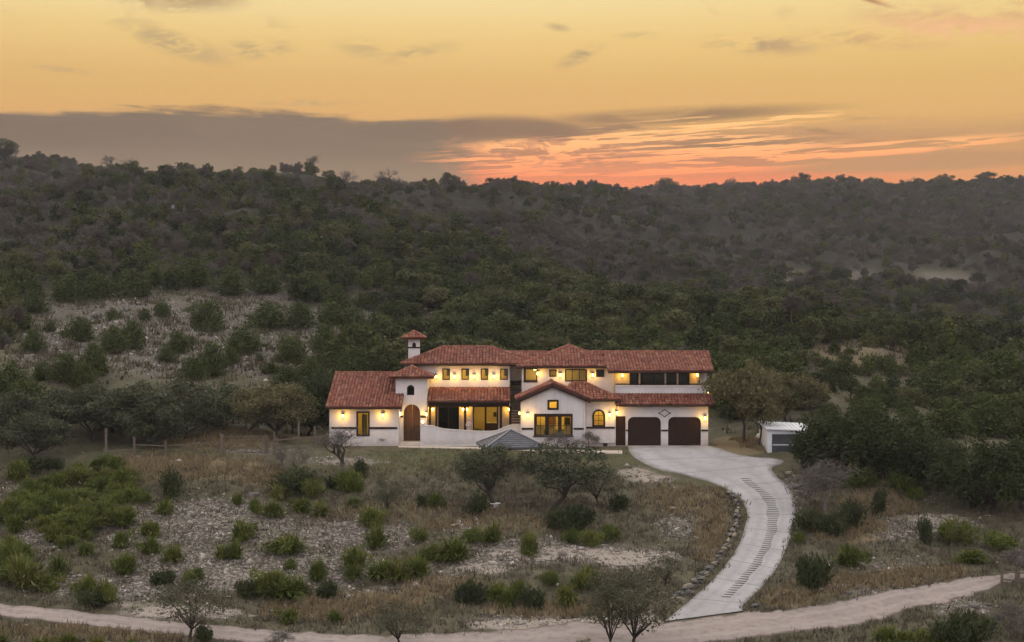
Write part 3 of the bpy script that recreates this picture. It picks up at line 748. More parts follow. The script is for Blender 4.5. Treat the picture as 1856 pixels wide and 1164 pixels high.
def caps(lines, r=.13):
    """ridge and hip tiles along lines"""
    mb = MB(); tr = random.Random(5)
    for a, b in lines:
        a = Vector(a); b = Vector(b); d = (b-a); L = d.length; d.normalize(); n = max(1, int(L/.38))
        sx = d.cross(Vector((0,0,1))).normalized(); up = sx.cross(d).normalized()
        for k in range(n):
            s0 = L*k/n-.02; s1 = L*(k+1)/n+.05; q = len(mb.v); lift = tr.uniform(.01,.035)
            for s, rr, z in ((s0, r*1.05, lift), (s1, r*.9, -.005)):
                for g in range(6):
                    t = math.pi*g/5; mb.v.append(tuple(a+d*s+sx*rr*math.cos(t)+up*(rr*.9*math.sin(t)+z+.02)))
            for g in range(5): mb.f.append((q+g, q+g+1, q+7+g, q+6+g))
            mb.f.append(tuple(q+g for g in range(6)))
    return part(mb, 'ridge_tiles', M['tiles'], kind='stuff', fix=False)
tr_ = random.Random(3)
def RP(*poly): return roof_plane(poly, tr_, house)
def gutter(a, b, r=.07): part(MB().tube([a, b], [r, r], 6), 'gutter', M['soffit'])

# ---- left wing
wx0, wx1 = X(597, HY), X(722, HY)
wz = Z(742, HY); eY = HY-.6; eZ = Z(738, eY); rgY = HY+6.3; rgZ = eZ+(rgY-eY)*.37
wr = R4(647, 747, 669, 790, HY)
wall([rect(wx0, -.6, wx1, wz+.15), rect(*wr)], front(HY))
wall([[(HY+.25,-.6),(HY+12.4,-.6),(HY+12.4,wz+.1),(rgY,rgZ-.22),(HY+.25,wz+.1)]], side(wx0))
wall([rect(HY+.25, -.6, HY+4, wz)], side(wx1-.25))
wall([rect(wx0, -.6, wx1, wz+.1)], front(HY+12.4))
window(wr, HY, 2, 1, .09, sill=False, surround=.05)
room(wx0+.5, wx1-.5, HY+.3, HY+4.2, .1, 3.0, 26)
part(MB().box(X(667,HY)-.55, X(667,HY)-.12, HY+.5, HY+.56, .5, 2.6), 'curtain', M['curtain'])
for a, b in ((598, 646), (670, 720)):
    part(MB().box(X(a,HY), X(b,HY), HY-.05, HY-.002, Z(778,HY), Z(774,HY)), 'band', M['wood'])
rl = X(590, eY); rr = X(728, eY)
RP((rl,eY,eZ),(rr,eY,eZ),(rr,HY+1.95,eZ+2.55*.37),(rl,HY+1.95,eZ+2.55*.37))
tx = X(716, HY+2)
RP((rl,HY+1.951,eZ+2.551*.37),(tx,HY+1.951,eZ+2.551*.37),(tx,rgY,rgZ),(rl,rgY,rgZ))
RP((tx,rgY+6.9,eZ),(rl,rgY+6.9,eZ),(rl,rgY,rgZ),(tx,rgY,rgZ))
caps([((rl,rgY,rgZ+.02),(tx,rgY,rgZ+.02)),((rl+.1,eY,eZ+.02),(rl+.1,rgY,rgZ+.02))], .12)
gutter((rl+.05,eY-.06,eZ-.12),(rr,eY-.06,eZ-.12))
lamp(622, 754, HY); lamp(694, 753, HY)
part(MB().tube([(wx0+.12,HY-.08,wz),(wx0+.12,HY-.08,0)],[.045,.045],6), 'downspout', M['cap'])

# ---- entrance tower
TY = HY+2; tx0, tx1 = X(717,TY), X(774,TY); tz = Z(684,TY)
ar = R4(731, 733, 761.5, 800, TY); aw = R4(737.5, 698, 751, 716.5, TY)
wall([rect(tx0, -.4, tx1, tz+.1), arch(*ar), arch(*aw)], front(TY), .35)
wall([rect(TY+.35, -.4, TY+3.6, tz+.1)], side(tx0)); wall([rect(TY+.35, -.4, TY+3.6, tz+.1)], side(tx1-.25))
wall([rect(tx0, 2.5, tx1, tz+.1)], front(TY+3.6))
window(aw, TY, 2, 1, .06, .14, 'dkglass', 'iron', loop=arch(*aw))
room(tx0+.4, tx1-.4, TY+.4, TY+3.0, 3.6, 5.3, 0)
# vestibule and leaves of the door
vest = room(ar[0]-.25, ar[2]+.25, TY+.36, TY+1.5, ar[1]-.05, ar[3]+.15, 14, mtl='tan', color=(1,.62,.16))
xm = (ar[0]+ar[2])/2+.02
for k, (a, b) in enumerate(((ar[0]+.02, xm-.01), (xm+.01, ar[2]-.02))):
    lp = [q for q in arch(*ar)]
    r_ = (ar[2]-ar[0])/2; zc = ar[3]-r_; cx = (ar[0]+ar[2])/2
    pts = [(a, ar[1]), (b, ar[1])] + [(x, zc+math.sqrt(max(r_*r_-(x-cx)**2, 0))-.03) for x in np.linspace(b, a, 9)]
    d = part(MB().sheet([pts], front(TY+.62), .06), 'door', M['doorwood'])
    h = 1.5
    hx = b-.12 if k == 0 else a+.12
    part(MB().box(hx-.02, hx+.02, TY+.56, TY+.60, 1.0, 1.35), 'handle', M['iron'], d)
    for zz in (.35, 1.25): part(MB().box(a+.12, b-.18 if k == 0 else b-.12, TY+.600, TY+.619, ar[1]+zz, ar[1]+zz+.7), 'panel', M['doorwood'], d)
g = MB()
for x in np.linspace(ar[0]+.04, ar[2]-.04, 11): g.beam((x, TY+.12, ar[1]+.03), (x, TY+.12, ar[1]+1.25), .022)
for z in (.08, .75, 1.22): g.beam((ar[0]+.03, TY+.12, ar[1]+z), (ar[2]-.03, TY+.12, ar[1]+z), .035)
part(g, 'gate', M['iron'], label='low black iron gate')
part(MB().box(tx0+.05, tx1+.6, TY-1.1, TY-.002, -.25, Z(801,TY)).box(tx0-.3, tx1+.9, TY-1.5, TY-1.1, -.3, Z(801,TY)-.12), 'doorstep', M['cap'])
for a, b in ((722.5, 731), (762, 772)):
    part(MB().box(X(a,TY), X(b,TY), TY-.05, TY-.002, Z(757,TY), Z(753,TY)), 'band', M['wood'])
lamp(725.5, 750, TY, 11, 1.15); lamp(773, 751, TY, 8, 1.0)
tcx = (tx0+tx1)/2; tcy = TY+1.75; o_ = .55; e0 = Z(683,TY-.5)
ax = X(747, tcy); az_ = Z(664, tcy)
c = [(X(705,TY-.55),TY-.55,e0),(X(786,TY-.55),TY-.55,e0),(X(786,TY-.55),tcy*2-TY+.55,e0),(X(705,TY-.55),tcy*2-TY+.55,e0)]
for i in range(4): RP(c[i], c[(i+1) % 4], (ax,tcy,az_))
caps([((ax,tcy,az_), c[i]) for i in range(4)], .11)

# ---- main block, upper storey and porch
MY = HY+4.5; mx0, mx1 = X(733,MY), X(923.5,MY); mzt = Z(660,MY)
ups = [R4(a, 669, b, 688, MY) for a, b in ((802.5,815),(837,849.5),(872,884.5),(907,920))]
d1 = R4(794, 737, 832, 781, MY); d2 = R4(857, 736, 903, 783, MY)
wall([rect(mx0, -.3, mx1, mzt+.15), *[rect(*r) for r in ups], rect(*d1), rect(*d2)], front(MY))
wall([rect(MY+.25, -.3, MY+7.3, mzt+.1)], side(mx0)); wall([rect(mx0, -.3, 9.2, mzt+.1)], front(MY+7.3))
wall([rect(MY+.25, -.3, MY+2.3, mzt+.1)], side(mx1-.25))
for r in ups: window(r, MY, 1, 1, .05, .08, surround=.03)
room(mx0+.6, mx1-.3, MY+.3, MY+3.2, 4.35, 6.35, 18, lx=[-7.2,-4.4,-1.6])
for r in ups:      # blinds half across
    part(MB().box(r[0]+.32, r[2]-.02, MY+.24, MY+.27, r[1]+.3, r[3]), 'blind', M['curtain'])
for px in (790, 824, 859.5, 895): lamp(px, 682.5, MY, 9)
room(mx0+2.3, mx1-.2, MY+.3, MY+4.6, .05, 3.0, 22, lx=[-2.2])
window(d1, MY, 2, 1, .10, .12, 'dkglass', mull=.12, name='sliding_door')
for a, b in ((796.5,812),(814,830)):
    cm = MB(); n = 9; xs_ = np.linspace(X(a,MY), X(b,MY), 2*n+1)
    for i in range(2*n): cm.add([(xs_[i],MY+.34+.06*(i%2),.1),(xs_[i+1],MY+.34+.06*((i+1)%2),.1),(xs_[i+1],MY+.34+.06*((i+1)%2),2.9),(xs_[i],MY+.34+.06*(i%2),2.9)],[(0,1,2,3)])
    part(cm, 'curtain', M['curtain'], fix=False)
window(d2, MY, 2, 1, .10, .12, 'glass', mull=.16, name='sliding_door')
# kitchen seen through the open side
part(MB().box(X(881,MY), X(902,MY), MY+1.6, MY+2.2, .05, 1.45), 'kitchen_counter', M['doorwood'])
part(MB().box(X(880,MY), X(903,MY), MY+1.55, MY+2.25, 1.451, 1.52), 'counter_top', M['cap'])
part(MB().box(X(893,MY), X(899,MY), MY+3.6, MY+4.0, 1.9, 2.3), 'oven_hood', M['iron'])
for px, p in ((784.5,8),(839.5,7),(846.5,7),(922.5,9)): lamp(px, 742, MY, p*.9, .9)
# porch roof, beam and posts
pe = HY+1.5; pz = Z(727,pe); pt = Z(702.5,MY); px0, px1 = X(775,pe), X(925,pe)
RP((px0,pe,pz),(px1,pe,pz),(px1,MY,pt),(px0,MY,pt))
part(MB().box(px0, px1-.1, pe+.25, pe+.5, Z(737,pe)-.03, pz-.1), 'beam', M['wood'])
part(MB().box(px0, px1-.1, pe+.5, MY-.01, Z(731,pe)-.05, Z(731,pe)), 'porch_ceiling', M['soffit'])
for px in (779, 791, 843, 908, 925): part(MB().box(X(px,pe+.3)-.10, X(px,pe+.3)+.10, pe+.27, pe+.47, 0, Z(737,pe)-.03), 'post', M['wood'])
part(MB().box(mx0+1.9, mx1+.9, TY+.2, MY-.002, -.3, .02), 'porch_floor', M['tan'])
for a, b in ((775,793),(833,856),(904,923)):      # warm plaster panels of the porch
    part(MB().box(X(a,MY), X(b,MY), MY-.025, MY-.002, .02, Z(735,MY)), 'plaster_panel', M['tan'])
gutter((px0,pe-.05,pz-.1),(px1,pe-.05,pz-.1))
# stair to the upper floor, right end of the porch
sx0, sx1 = X(927,HY+3.2), X(942,HY+3.2)
for k in range(10):
    part(MB().box(sx0, sx1, HY+1.2+k*.28, HY+1.2+k*.28+.30, .9+k*.20-.22, .9+k*.20-.06), 'riser', M['doorwood'])
    part(MB().box(sx0-.02, sx1+.02, HY+1.16+k*.28, HY+1.2+k*.28+.30, .9+k*.20-.06, .9+k*.20), 'tread', M['tan'])
part(MB().beam((sx0-.05,HY+1.2,.5),(sx0-.05,HY+4.2,2.7),.06,.3).beam((sx0-.05,HY+1.2,1.7),(sx0-.05,HY+4.2,3.85),.05,.06), 'stringer', M['wood'])
part(MB().beam((sx0-.1,HY+3.9,4.0),(sx1+.4,HY+3.9,4.0),.05).beam((sx0-.1,HY+3.9,4.45),(sx1+.4,HY+3.9,4.45),.05).beam((sx0-.1,HY+3.9,3.5),(sx0-.1,HY+3.9,4.5),.05).beam((sx1+.3,HY+3.9,3.5),(sx1+.3,HY+3.9,4.5),.05), 'railing', M['iron'])
# recessed stair hall between the blocks
NY = MY+2.0
wall([rect(mx1-.3, -.3, 1.2, mzt+.1), rect(X(925,NY), 2.4, X(944,NY), Z(694,NY))], front(NY))
room(mx1-.2, 1.1, NY+.3, NY+2.0, 2.0, 4.6, 0, mtl='tan')
part(MB().box(X(925,NY), X(945,NY), NY-.06, NY-.002, Z(694,NY), Z(690,NY)), 'lintel', M['wood'])
# roofs of the main block
e = HY+4.0; ez = Z(659,e); ry = HY+8; rz = Z(629,ry)
l0, l1 = X(726,e), 2.2; ra, rb = X(803,ry), X(889,ry); be = 2*ry-e
RP((l0,e,ez),(l1,e,ez),(rb,ry,rz),(ra,ry,rz)); RP((l1,be,ez),(l0,be,ez),(ra,ry,rz),(rb,ry,rz))
RP((l0,be,ez),(l0,e,ez),(ra,ry,rz)); RP((l1,e,ez),(l1,be,ez),(rb,ry,rz))
caps([((ra,ry,rz),(rb,ry,rz)),((ra,ry,rz),(l0,e,ez)),((rb,ry,rz),(l1,e,ez))])
gutter((l0,e-.05,ez-.12),(X(936,e),e-.05,ez-.12))
ny_ = HY+7; nz_ = Z(638.5,ny_)
RP((-1.2,e+.02,ez-.05),(4.5,e+.02,ez-.05),(4.5,ny_,nz_),(-1.2,ny_,nz_)); RP((4.5,ny_+3.4,ez),(-1.2,ny_+3.4,ez),(-1.2,ny_,nz_),(4.5,ny_,nz_))
caps([((-1.2,ny_,nz_),(3.0,ny_,nz_))])

# ---- chimney
CY = HY+5.6; cx0, cx1 = X(740,CY), X(760,CY); cw = cx1-cx0; ct = Z(612,CY)
hole = R4(747, 621, 754, 629, CY)
ch = part(MB().sheet([rect(cx0, 5.5, cx1, ct), arch(*hole, n=8)], front(CY), .14).box(cx0, cx0+.14, CY+.14, CY+cw, 5.5, ct).box(cx1-.14, cx1, CY+.14, CY+cw, 5.5, ct).box(cx0+.14, cx1-.14, CY+cw-.14, CY+cw, 5.5, ct), 'chimney', M['stucco'])
part(MB().box(cx0-.03, cx1+.03, CY-.03, CY+cw+.03, Z(631.5,CY), Z(628.8,CY)), 'band', M['wood'], ch)
part(MB().box(cx0+.16, cx1-.16, CY+.3, CY+cw-.16, 5.6, ct-.05), 'flue', M['iron'], ch)
o2 = .5; c = [(cx0-o2,CY-o2,ct),(cx1+o2,CY-o2,ct),(cx1+o2,CY+cw+o2,ct),(cx0-o2,CY+cw+o2,ct)]; ap = ((cx0+cx1)/2, CY+cw/2, ct+.55)
for i in range(4): RP(c[i], c[(i+1) % 4], ap)
caps([(ap, q) for q in c], .09)

# ---- centre block, upper storey
KY = HY+3.4; kx0, kx1 = X(946,KY), X(1113,KY); kz = Z(664,KY)
lo1 = R4(949, 668, 974, 691, KY); lo2 = R4(1024, 669, 1064, 692, KY); s1 = R4(996.5, 671, 1008, 682, KY); s2 = R4(1081.5, 671, 1094, 682.5, KY)
wall([rect(kx0, -.3, kx1, kz+.12), *[rect(*r) for r in (lo1, lo2, s1, s2)]], front(KY))
wall([rect(KY+.25, -.3, MY+7.3, kz+.1)], side(kx0))
room(kx0+.3, 3.0, KY+.3, KY+2.2, Z(700,KY), 6.2, 11, lx=[2.0], mtl='tan')
room(3.2, 7.1, KY+.3, KY+2.4, Z(700,KY), 6.2, 12, lx=[4.6], mtl='tan')
room(7.2, 8.5, KY+.3, KY+2.4, Z(700,KY), 6.2, 0, mtl='tan')
window(lo1, KY, 1, 1, .09, .12, 'glass'); window(lo2, KY, 3, 1, .11, .12, 'glass', mull=.06); window(s1, KY, 1, 1, .05, .08, surround=.05); window(s2, KY, 1, 1, .05, .08, 'dkglass', surround=.05)
part(MB().box(lo1[0]-.02, lo1[2]+.02, KY-.05, KY+.02, lo1[1]-.1, lo1[1]-.002), 'sill', M['wood'])
part(MB().box(lo1[0]-.04, lo1[0]+.2, KY+.3, KY+.36, lo1[1], lo1[3]), 'shutter', M['wood'])
for px, py in ((974.5,677),(1015.5,680),(1074,680)): lamp(px, py, KY, 8)
e = HY+2.8; ez = Z(664,e); ky = HY+8; kzr = Z(626.5,ky); kl = X(937,e); kr = 9.7; kpx = X(1031,ky); be = 2*ky-e
RP((kl,e,ez),(kr,e,ez),(kpx,ky,kzr)); RP((kl,be,ez),(kl,e,ez),(kpx,ky,kzr)); RP((kr,be,ez),(kl,be,ez),(kpx,ky,kzr)); RP((kr,e,ez),(kr,be,ez),(kpx,ky,kzr))
caps([((kpx,ky,kzr),(kl,e,ez)),((kpx,ky,kzr),(kr,e,ez))]); gutter((kl,e-.05,ez-.12),(X(1101,e),e-.05,ez-.12))

# ---- gable block at the front
FY = HY-1.5; fx0, fx1 = X(944,FY), X(1060.5,FY); fz = Z(724,FY); fpx = X(1002,FY); fpz = Z(696,FY)
w1 = R4(994, 726.5, 1011, 741.5, FY); w3 = R4(968, 750, 1038, 790, FY)
wall([[(fx0,-.5),(fx1,-.5),(fx1,fz),(fpx,fpz-.12),(fx0,fz)], rect(*w1), rect(*w3)], front(FY))
wall([rect(FY+.25, -.5, KY, fz)], side(fx0)); wall([rect(FY+.25, -.5, KY, fz)], side(fx1-.25))
room(fx0+.4, fx1-.4, FY+.3, FY+4.2, .25, 3.95, 42, lx=[2.2,4.3])
window(w1, FY, 1, 1, .09, .08, surround=.08)
for a, b, z_, w_ in ((1.5,2.1,1.5,'wood'),(2.9,3.7,1.6,'doorwood'),(4.4,4.9,1.45,'wood')): part(MB().box(a, b, FY+4.14, FY+4.19, z_, z_+.75), 'picture', M[w_])
part(MB().box(1.6, 4.6, FY+2.6, FY+3.3, .25, .75).box(1.6, 4.6, FY+3.3, FY+3.6, .25, 1.25), 'sofa', M['curtain'])
part(MB().box(fx0+.5, fx0+.9, FY+.45, FY+.5, .5, 2.5), 'curtain', M['curtain'])
x0, z0, x1, z1 = w3; cwid = (x1-x0)/3
for k in range(3): window((x0+cwid*k+.05, z0, x0+cwid*(k+1)-.05, z1-.15), FY, 2, 2, .10, .09, mull=.04)
part(MB().box(x0+.0, x0+.048, FY-.03, FY+.15, z0, z1).box(x1-.048, x1, FY-.03, FY+.15, z0, z1).box(x0+cwid-.048, x0+cwid+.048, FY-.03, FY+.15, z0, z1-.15).box(x1-cwid-.048, x1-cwid+.048, FY-.03, FY+.15, z0, z1-.15).box(x0+.05, x1-.05, FY-.032, FY+.15, z1-.148, z1), 'window_surround', M['wood'])
part(MB().box(x0-.08, x1+.08, FY-.06, FY-.002, z0-.1, z0-.004), 'sill', M['wood'])
for k, a in enumerate((x0+.15, x0+cwid*1.05, x0+cwid*2.4)): # lace curtains, lower half
    part(MB().box(a, a+cwid*.62, FY+.32, FY+.34, z0, z0+(z1-z0)*.48), 'curtain', M['room'])
for a, b in ((944.5, 966.5), (1039.5, 1060)):
    part(MB().box(X(a,FY), X(b,FY), FY-.05, FY-.002, Z(779,FY), Z(775.5,FY)), 'band', M['wood'])
ge = FY-.45; gl, gr = X(935,ge), X(1073,ge); gz = Z(724,ge); gp_ = X(1002,ge); gpz = Z(695,ge)
RP((gl,KY+.3,gz),(gl,ge,gz),(gp_,ge,gpz),(gp_,KY+.3,gpz)); RP((gr,ge,gz),(gr,KY+.3,gz),(gp_,KY+.3,gpz),(gp_,ge,gpz))
caps([((gp_,ge,gpz+.02),(gp_,KY,gpz+.02)),((gp_,ge+.08,gpz+.02),(gl,ge+.08,gz+.02)),((gp_,ge+.08,gpz+.02),(gr,ge+.08,gz+.02))], .14)
part(MB().beam((gl+.1,ge+.12,gz-.24),(gp_,ge+.12,gpz-.24),.05,.2).beam((gp_,ge+.12,gpz-.24),(gr-.1,ge+.12,gz-.24),.05,.2), 'barge_board', M['soffit'])
lamp(956.5, 753, FY, 9); lamp(941.5, 749, FY+1.2, 5, .8)
for px, py, r_ in ((1029.5, 807, .12), (1097, 806, .20)):
    yy = FY if px < 1060 else HY-.2
    part(MB().sheet([[(X(px,yy)+r_*math.cos(t), Z(py,yy)+r_*math.sin(t)) for t in np.linspace(0, 6.283, 13)[:-1]]], front(yy-.03), .028), 'vent', M['iron'])
part(MB().tube([(fx1-.06,FY-.07,fz-.1),(fx1-.06,FY-.07,0)],[.045,.045],6), 'downspout', M['cap'])
part(MB().tube([(fx0+.02,FY-.07,fz-.1),(fx0+.02,FY-.07,0)],[.045,.045],6), 'downspout', M['cap'])

# ---- arched-window block
AY = HY-.2; ax0, ax1 = fx1-.02, X(1114.5,AY); azt = Z(722,AY)
aw = R4(1075.5, 744, 1095, 772, AY)
wall([rect(ax0, -.5, ax1, azt), arch(*aw)], front(AY)); wall([rect(AY+.25, -.5, KY, azt)], side(ax1-.25))
room(ax0+.3, ax1-.35, AY+.3, AY+3.0, .5, 3.6, 26)
window(aw, AY, 2, 3, .06, .08, loop=arch(*aw), surround=.09, mull=.035)
part(MB().box(X(1062.5,AY), X(1114,AY), AY-.05, AY-.002, Z(777,AY), Z(773.5,AY)), 'band', M['wood'])
part(MB().box(X(1064,AY), X(1113,AY), AY-.12, AY-.002, Z(803,AY), Z(800,AY)), 'water_table', M['cap'])
lamp(1105, 752, AY, 9)
he = AY-.5; hz_ = Z(724,he); hr = X(1126,he); hl = X(1004,he); hay = HY+2.6; hax = X(1061,hay); haz = Z(694,hay)
RP((3.6,he,hz_),(hr,he,hz_),(hax,hay,haz),(hax-1.2,hay,haz)); RP((hr,he,hz_),(hr,KY+.3,hz_),(hax,hay,haz))
caps([((hax,hay,haz),(hr,he,hz_)),((hax,hay,haz),(hax-1.2,hay,haz))], .12)
gutter((fx1+.3,he-.05,hz_-.12),(hr,he-.05,hz_-.12))

# ---- garage block
gx0, gx1 = ax1+.001, X(1283.5,HY); gzt = Z(736,HY)
dd = R4(1116, 754.5, 1134, 808, HY); g1 = R4(1138, 756, 1198, 808.5, HY); g2 = R4(1211, 756, 1270.5, 808.5, HY)
dd = (dd[0],.02,dd[2],dd[3]); g1 = (g1[0],.02,g1[2],g1[3]); g2 = (g2[0],.02,g2[2],g2[3])
wall([[(gx0,-.4),(gx1,-.4),(gx1,gzt+.15),(gx0,gzt+.15)], rect(*dd), roundtop(*g1), roundtop(*g2)], front(HY))
wall([rect(HY+.25, -.4, HY+8.5, gzt+.1)], side(gx1-.25)); wall([rect(gx0, -.4, gx1, 6.0)], front(HY+8.5))
d = part(MB().box(dd[0]+.02, dd[2]-.02, HY+.12, HY+.18, .02, dd[3]), 'door', M['garage'])
part(MB().box(dd[2]-.16, dd[2]-.10, HY+.06, HY+.118, .98, 1.06), 'handle', M['grey'], d)
for r in (g1, g2):
    d = part(MB().sheet([roundtop(*r)], front(HY+.17), .06), 'garage_door', M['garage'])
    rows = 4; ph = (r[3]-r[1])/rows
    for k in range(rows):
        za, zb = r[1]+ph*k+.012, r[1]+ph*(k+1)-.012
        n = 4; pw = (r[2]-r[0])/n
        for j in range(n):
            if k == rows-1 and j in (0, n-1): continue
            part(MB().box(r[0]+pw*j+.05, r[0]+pw*(j+1)-.05, HY+.140, HY+.168, za+.05, zb-.05), 'panel', M['garage'], d)
for a, b in ((1134.5,1138),(1198.3,1210.7),(1271,1283)):
    part(MB().box(X(a,HY), X(b,HY), HY-.05, HY-.002, Z(782,HY), Z(778.8,HY)), 'band', M['wood'])
# concave diamond ornament
dcx, dcz = X(1204.5,HY), Z(749,HY); hw, hh = .56, .36
def conc(k):
    out = []; cs = [(hw*k,0),(0,hh*k),(-hw*k,0),(0,-hh*k)]
    for i in range(4):
        a, b = cs[i], cs[(i+1) % 4]
        for t in np.linspace(0, 1, 7)[:-1]:
            bulge = .13*math.sin(math.pi*t)*k; mx, mz = a[0]+(b[0]-a[0])*t, a[1]+(b[1]-a[1])*t
            L_ = math.hypot(mx, mz); out.append((dcx+mx*(1-bulge*.9), dcz+mz*(1-bulge*.9)))
    return out
part(MB().sheet([conc(1.0), conc(.76)], front(HY-.045), .043), 'diamond_ornament', M['wood'])
lamp(1277.5, 758, HY, 9); lamp(1117.5, 748.5, HY, 6, .85)
# lower shed roof, balcony, upper rooms
BY = HY+1.4; bx1 = X(1282.5,BY); bz0 = Z(714,BY); ge = HY-.6; gez = Z(733,ge)
RP((X(1117,ge),ge,gez),(X(1293.5,ge),ge,gez),(X(1291,BY),BY,bz0),(X(1117,ge),BY,bz0))
gutter((X(1122,ge),ge-.05,gez-.12),(X(1293,ge),ge-.05,gez-.12))
bx0 = kx1-.02
part(MB().box(bx0, bx1, BY, BY+.25, bz0-.5, Z(701,BY)), 'parapet', M['stucco'])
part(MB().box(bx0, bx1+.05, BY-.06, BY+.32, Z(701,BY)+.001, Z(698.5,BY)), 'coping', M['cap'])
part(MB().box(bx0, bx1, BY+.06, BY+.14, Z(697.5,BY), Z(695.5,BY)), 'handrail', M['wood'])
part(MB().box(bx0, bx1, BY+.25, KY, bz0-.4, bz0-.2), 'balcony_floor', M['tan'])
QY = KY; b0, b1 = X(1141,QY), X(1250,QY); bt = Z(674,QY)
gl_ = (b0, Z(699,QY), b1, Z(675.5,QY))
wall([rect(bx0, 3.2, X(1280,QY), bt+.35), rect(*gl_)], front(QY), mtl='tan')
wall([rect(BY+.25, 3.2, QY+5, bt+.2)], side(bx1-.25))
window(gl_, QY, 5, 1, .12, .12, 'dkglass', mull=.14)
room(bx0+.4, bx1-.5, QY+.3, QY+4, 4.0, 6.2, 1.2, lx=[12.5], mtl='tan')
for px in (1159, 1206, 1228): part(MB().box(X(px,QY)-.07, X(px,QY)+.07, QY-.02, QY+.015, Z(699,QY), Z(676,QY)), 'column', M['cap'])
lamp(1128, 680.5, QY, 9); lamp(1263.5, 680, QY, 9)
part(MB().box(bx1-.6, bx1-.26, BY+.25, QY-.002, 4.2, bt+.1), 'end_wall', M['tan'])
e = HY+.9; ez = Z(672.5,e); ry = HY+6.5; rz = Z(638,ry); l_, r_ = X(1102,e), X(1292,e)
RP((l_,e,ez),(r_,e,ez),(r_+.35,ry,rz),(l_,ry,rz)); be = 2*ry-e
RP((r_,be,ez),(l_,be,ez),(l_,ry,rz),(r_+.35,ry,rz))
part(MB().box(l_+.2, r_-.2, e+.1, QY-.01, ez-.16, ez-.11), 'soffit', M['soffit'])
wall([[(e+.6,ez-.2),(be-.6,ez-.2),(ry,rz-.2)]], side(bx1-.25))
wall([rect(QY+.25, 3.0, QY+5, ez)], side(bx0))
caps([((kpx+1.2,ry,rz),(r_+.3,ry,rz)),((r_-.05,e,ez),(r_+.3,ry,rz)),((l_+.08,e,ez),(l_+.08,ry,rz))]); gutter((l_,e-.05,ez-.12),(r_,e-.05,ez-.12))
RP((6.0,e+4.8,ez+4.8*(rz-ez)/(ry-e)),(l_,e+4.8,ez+4.8*(rz-ez)/(ry-e)),(l_,ry,rz),(6.0,ry,rz)); RP((l_,be,ez),(6.0,be,ez),(6.0,ry,rz),(l_,ry,rz))
# lamps on the far right-hand side wall
for py, yy, pw in ((686,QY+.5,6),(712,HY+3,45)):
    x = gx1+.2 if py > 700 else bx1+.02
    z = Z(py,yy)
    mbl = MB().box(x+.001, x+.05, yy-.08, yy+.08, z-.1, z+.2).beam((x+.05,yy,z+.16),(x+.2,yy,z+.2),.03).lathe((x+.2,yy,z+.08),[(.12,0),(.09,.05),(.02,.12)],8)
    o = part(mbl, 'wall_lamp', M['iron']); part(MB().lathe((x+.2,yy,z-.14),[(.05,0),(.075,.18),(.06,.21)],8), 'lantern_glass', M['bulb'], o)
    l = bpy.data.lights.new('lantern_light','POINT'); l.energy = pw; l.color = (1,.62,.16); l.shadow_soft_size = .12
    lo = bpy.data.objects.new('lantern_light', l); COL.objects.link(lo); lo.parent = o; lo.location = Vector((x+.45,yy,z-.05))-house.location

# ---- courtyard wall with its swept top
cy = HY+.0
def sweep():
    top = [(762,772.5),(775,772.5),(786,774),(798,777.5),(812,779.5),(840,781.5),(870,783),(896,782.5),(908,778.5),(920,773.5),(928,771.5),(944,771.5)]
    sp = smooth_poly(top, 40); return [(X(a,cy), Z(b,cy)) for a, b in sp]
tp = sweep(); xa, xb = tp[0][0], tp[-1][0]
cw_ = empty('courtyard_wall', (0,cy,0)); tag(cw_, 'low white courtyard wall with swept top in front of the lit porch', 'wall')
MB().sheet([[(xa,-.5),(xb,-.5)]+tp[::-1]], front(cy), .3).build('wall_body', M['stucco'], cw_, cw_)
cap = MB(); n = len(tp)
for i in range(n-1):
    (a,b),(c_,d_) = tp[i], tp[i+1]
    cap.add([(a,cy-.04,b+.002),(c_,cy-.04,d_+.002),(c_,cy+.34,d_+.002),(a,cy+.34,b+.002),(a,cy-.04,b+.07),(c_,cy-.04,d_+.07),(c_,cy+.34,d_+.07),(a,cy+.34,b+.07)],[(4,5,6,7),(0,4,7,3),(0,1,5,4),(3,7,6,2)]+([(1,2,6,5)] if i == n-2 else []))
cap.build('coping', M['cap'], cw_, cw_)
MB().box(xa-.05, xb, cy-.08, cy-.002, -.5, .12).build('plinth', M['cap'], cw_, cw_)
pl = empty('pier_lantern', (X(766,cy)+.0,cy-.1,Z(770,cy))); tag(pl, 'small round glowing lantern on the wall beside the entrance arch', 'lamp')
MB().box(X(766,cy)-.10, X(766,cy)+.10, cy-.14, cy-.002, Z(769,cy), Z(767,cy)).build('bracket', M['iron'], pl, pl)
MB().lathe((X(766,cy),cy-.09,Z(767,cy)+.002), [(.04,0),(.09,.05),(.10,.12),(.07,.19),(.03,.22)], 10).build('globe', M['bulb2'], pl, pl, True)

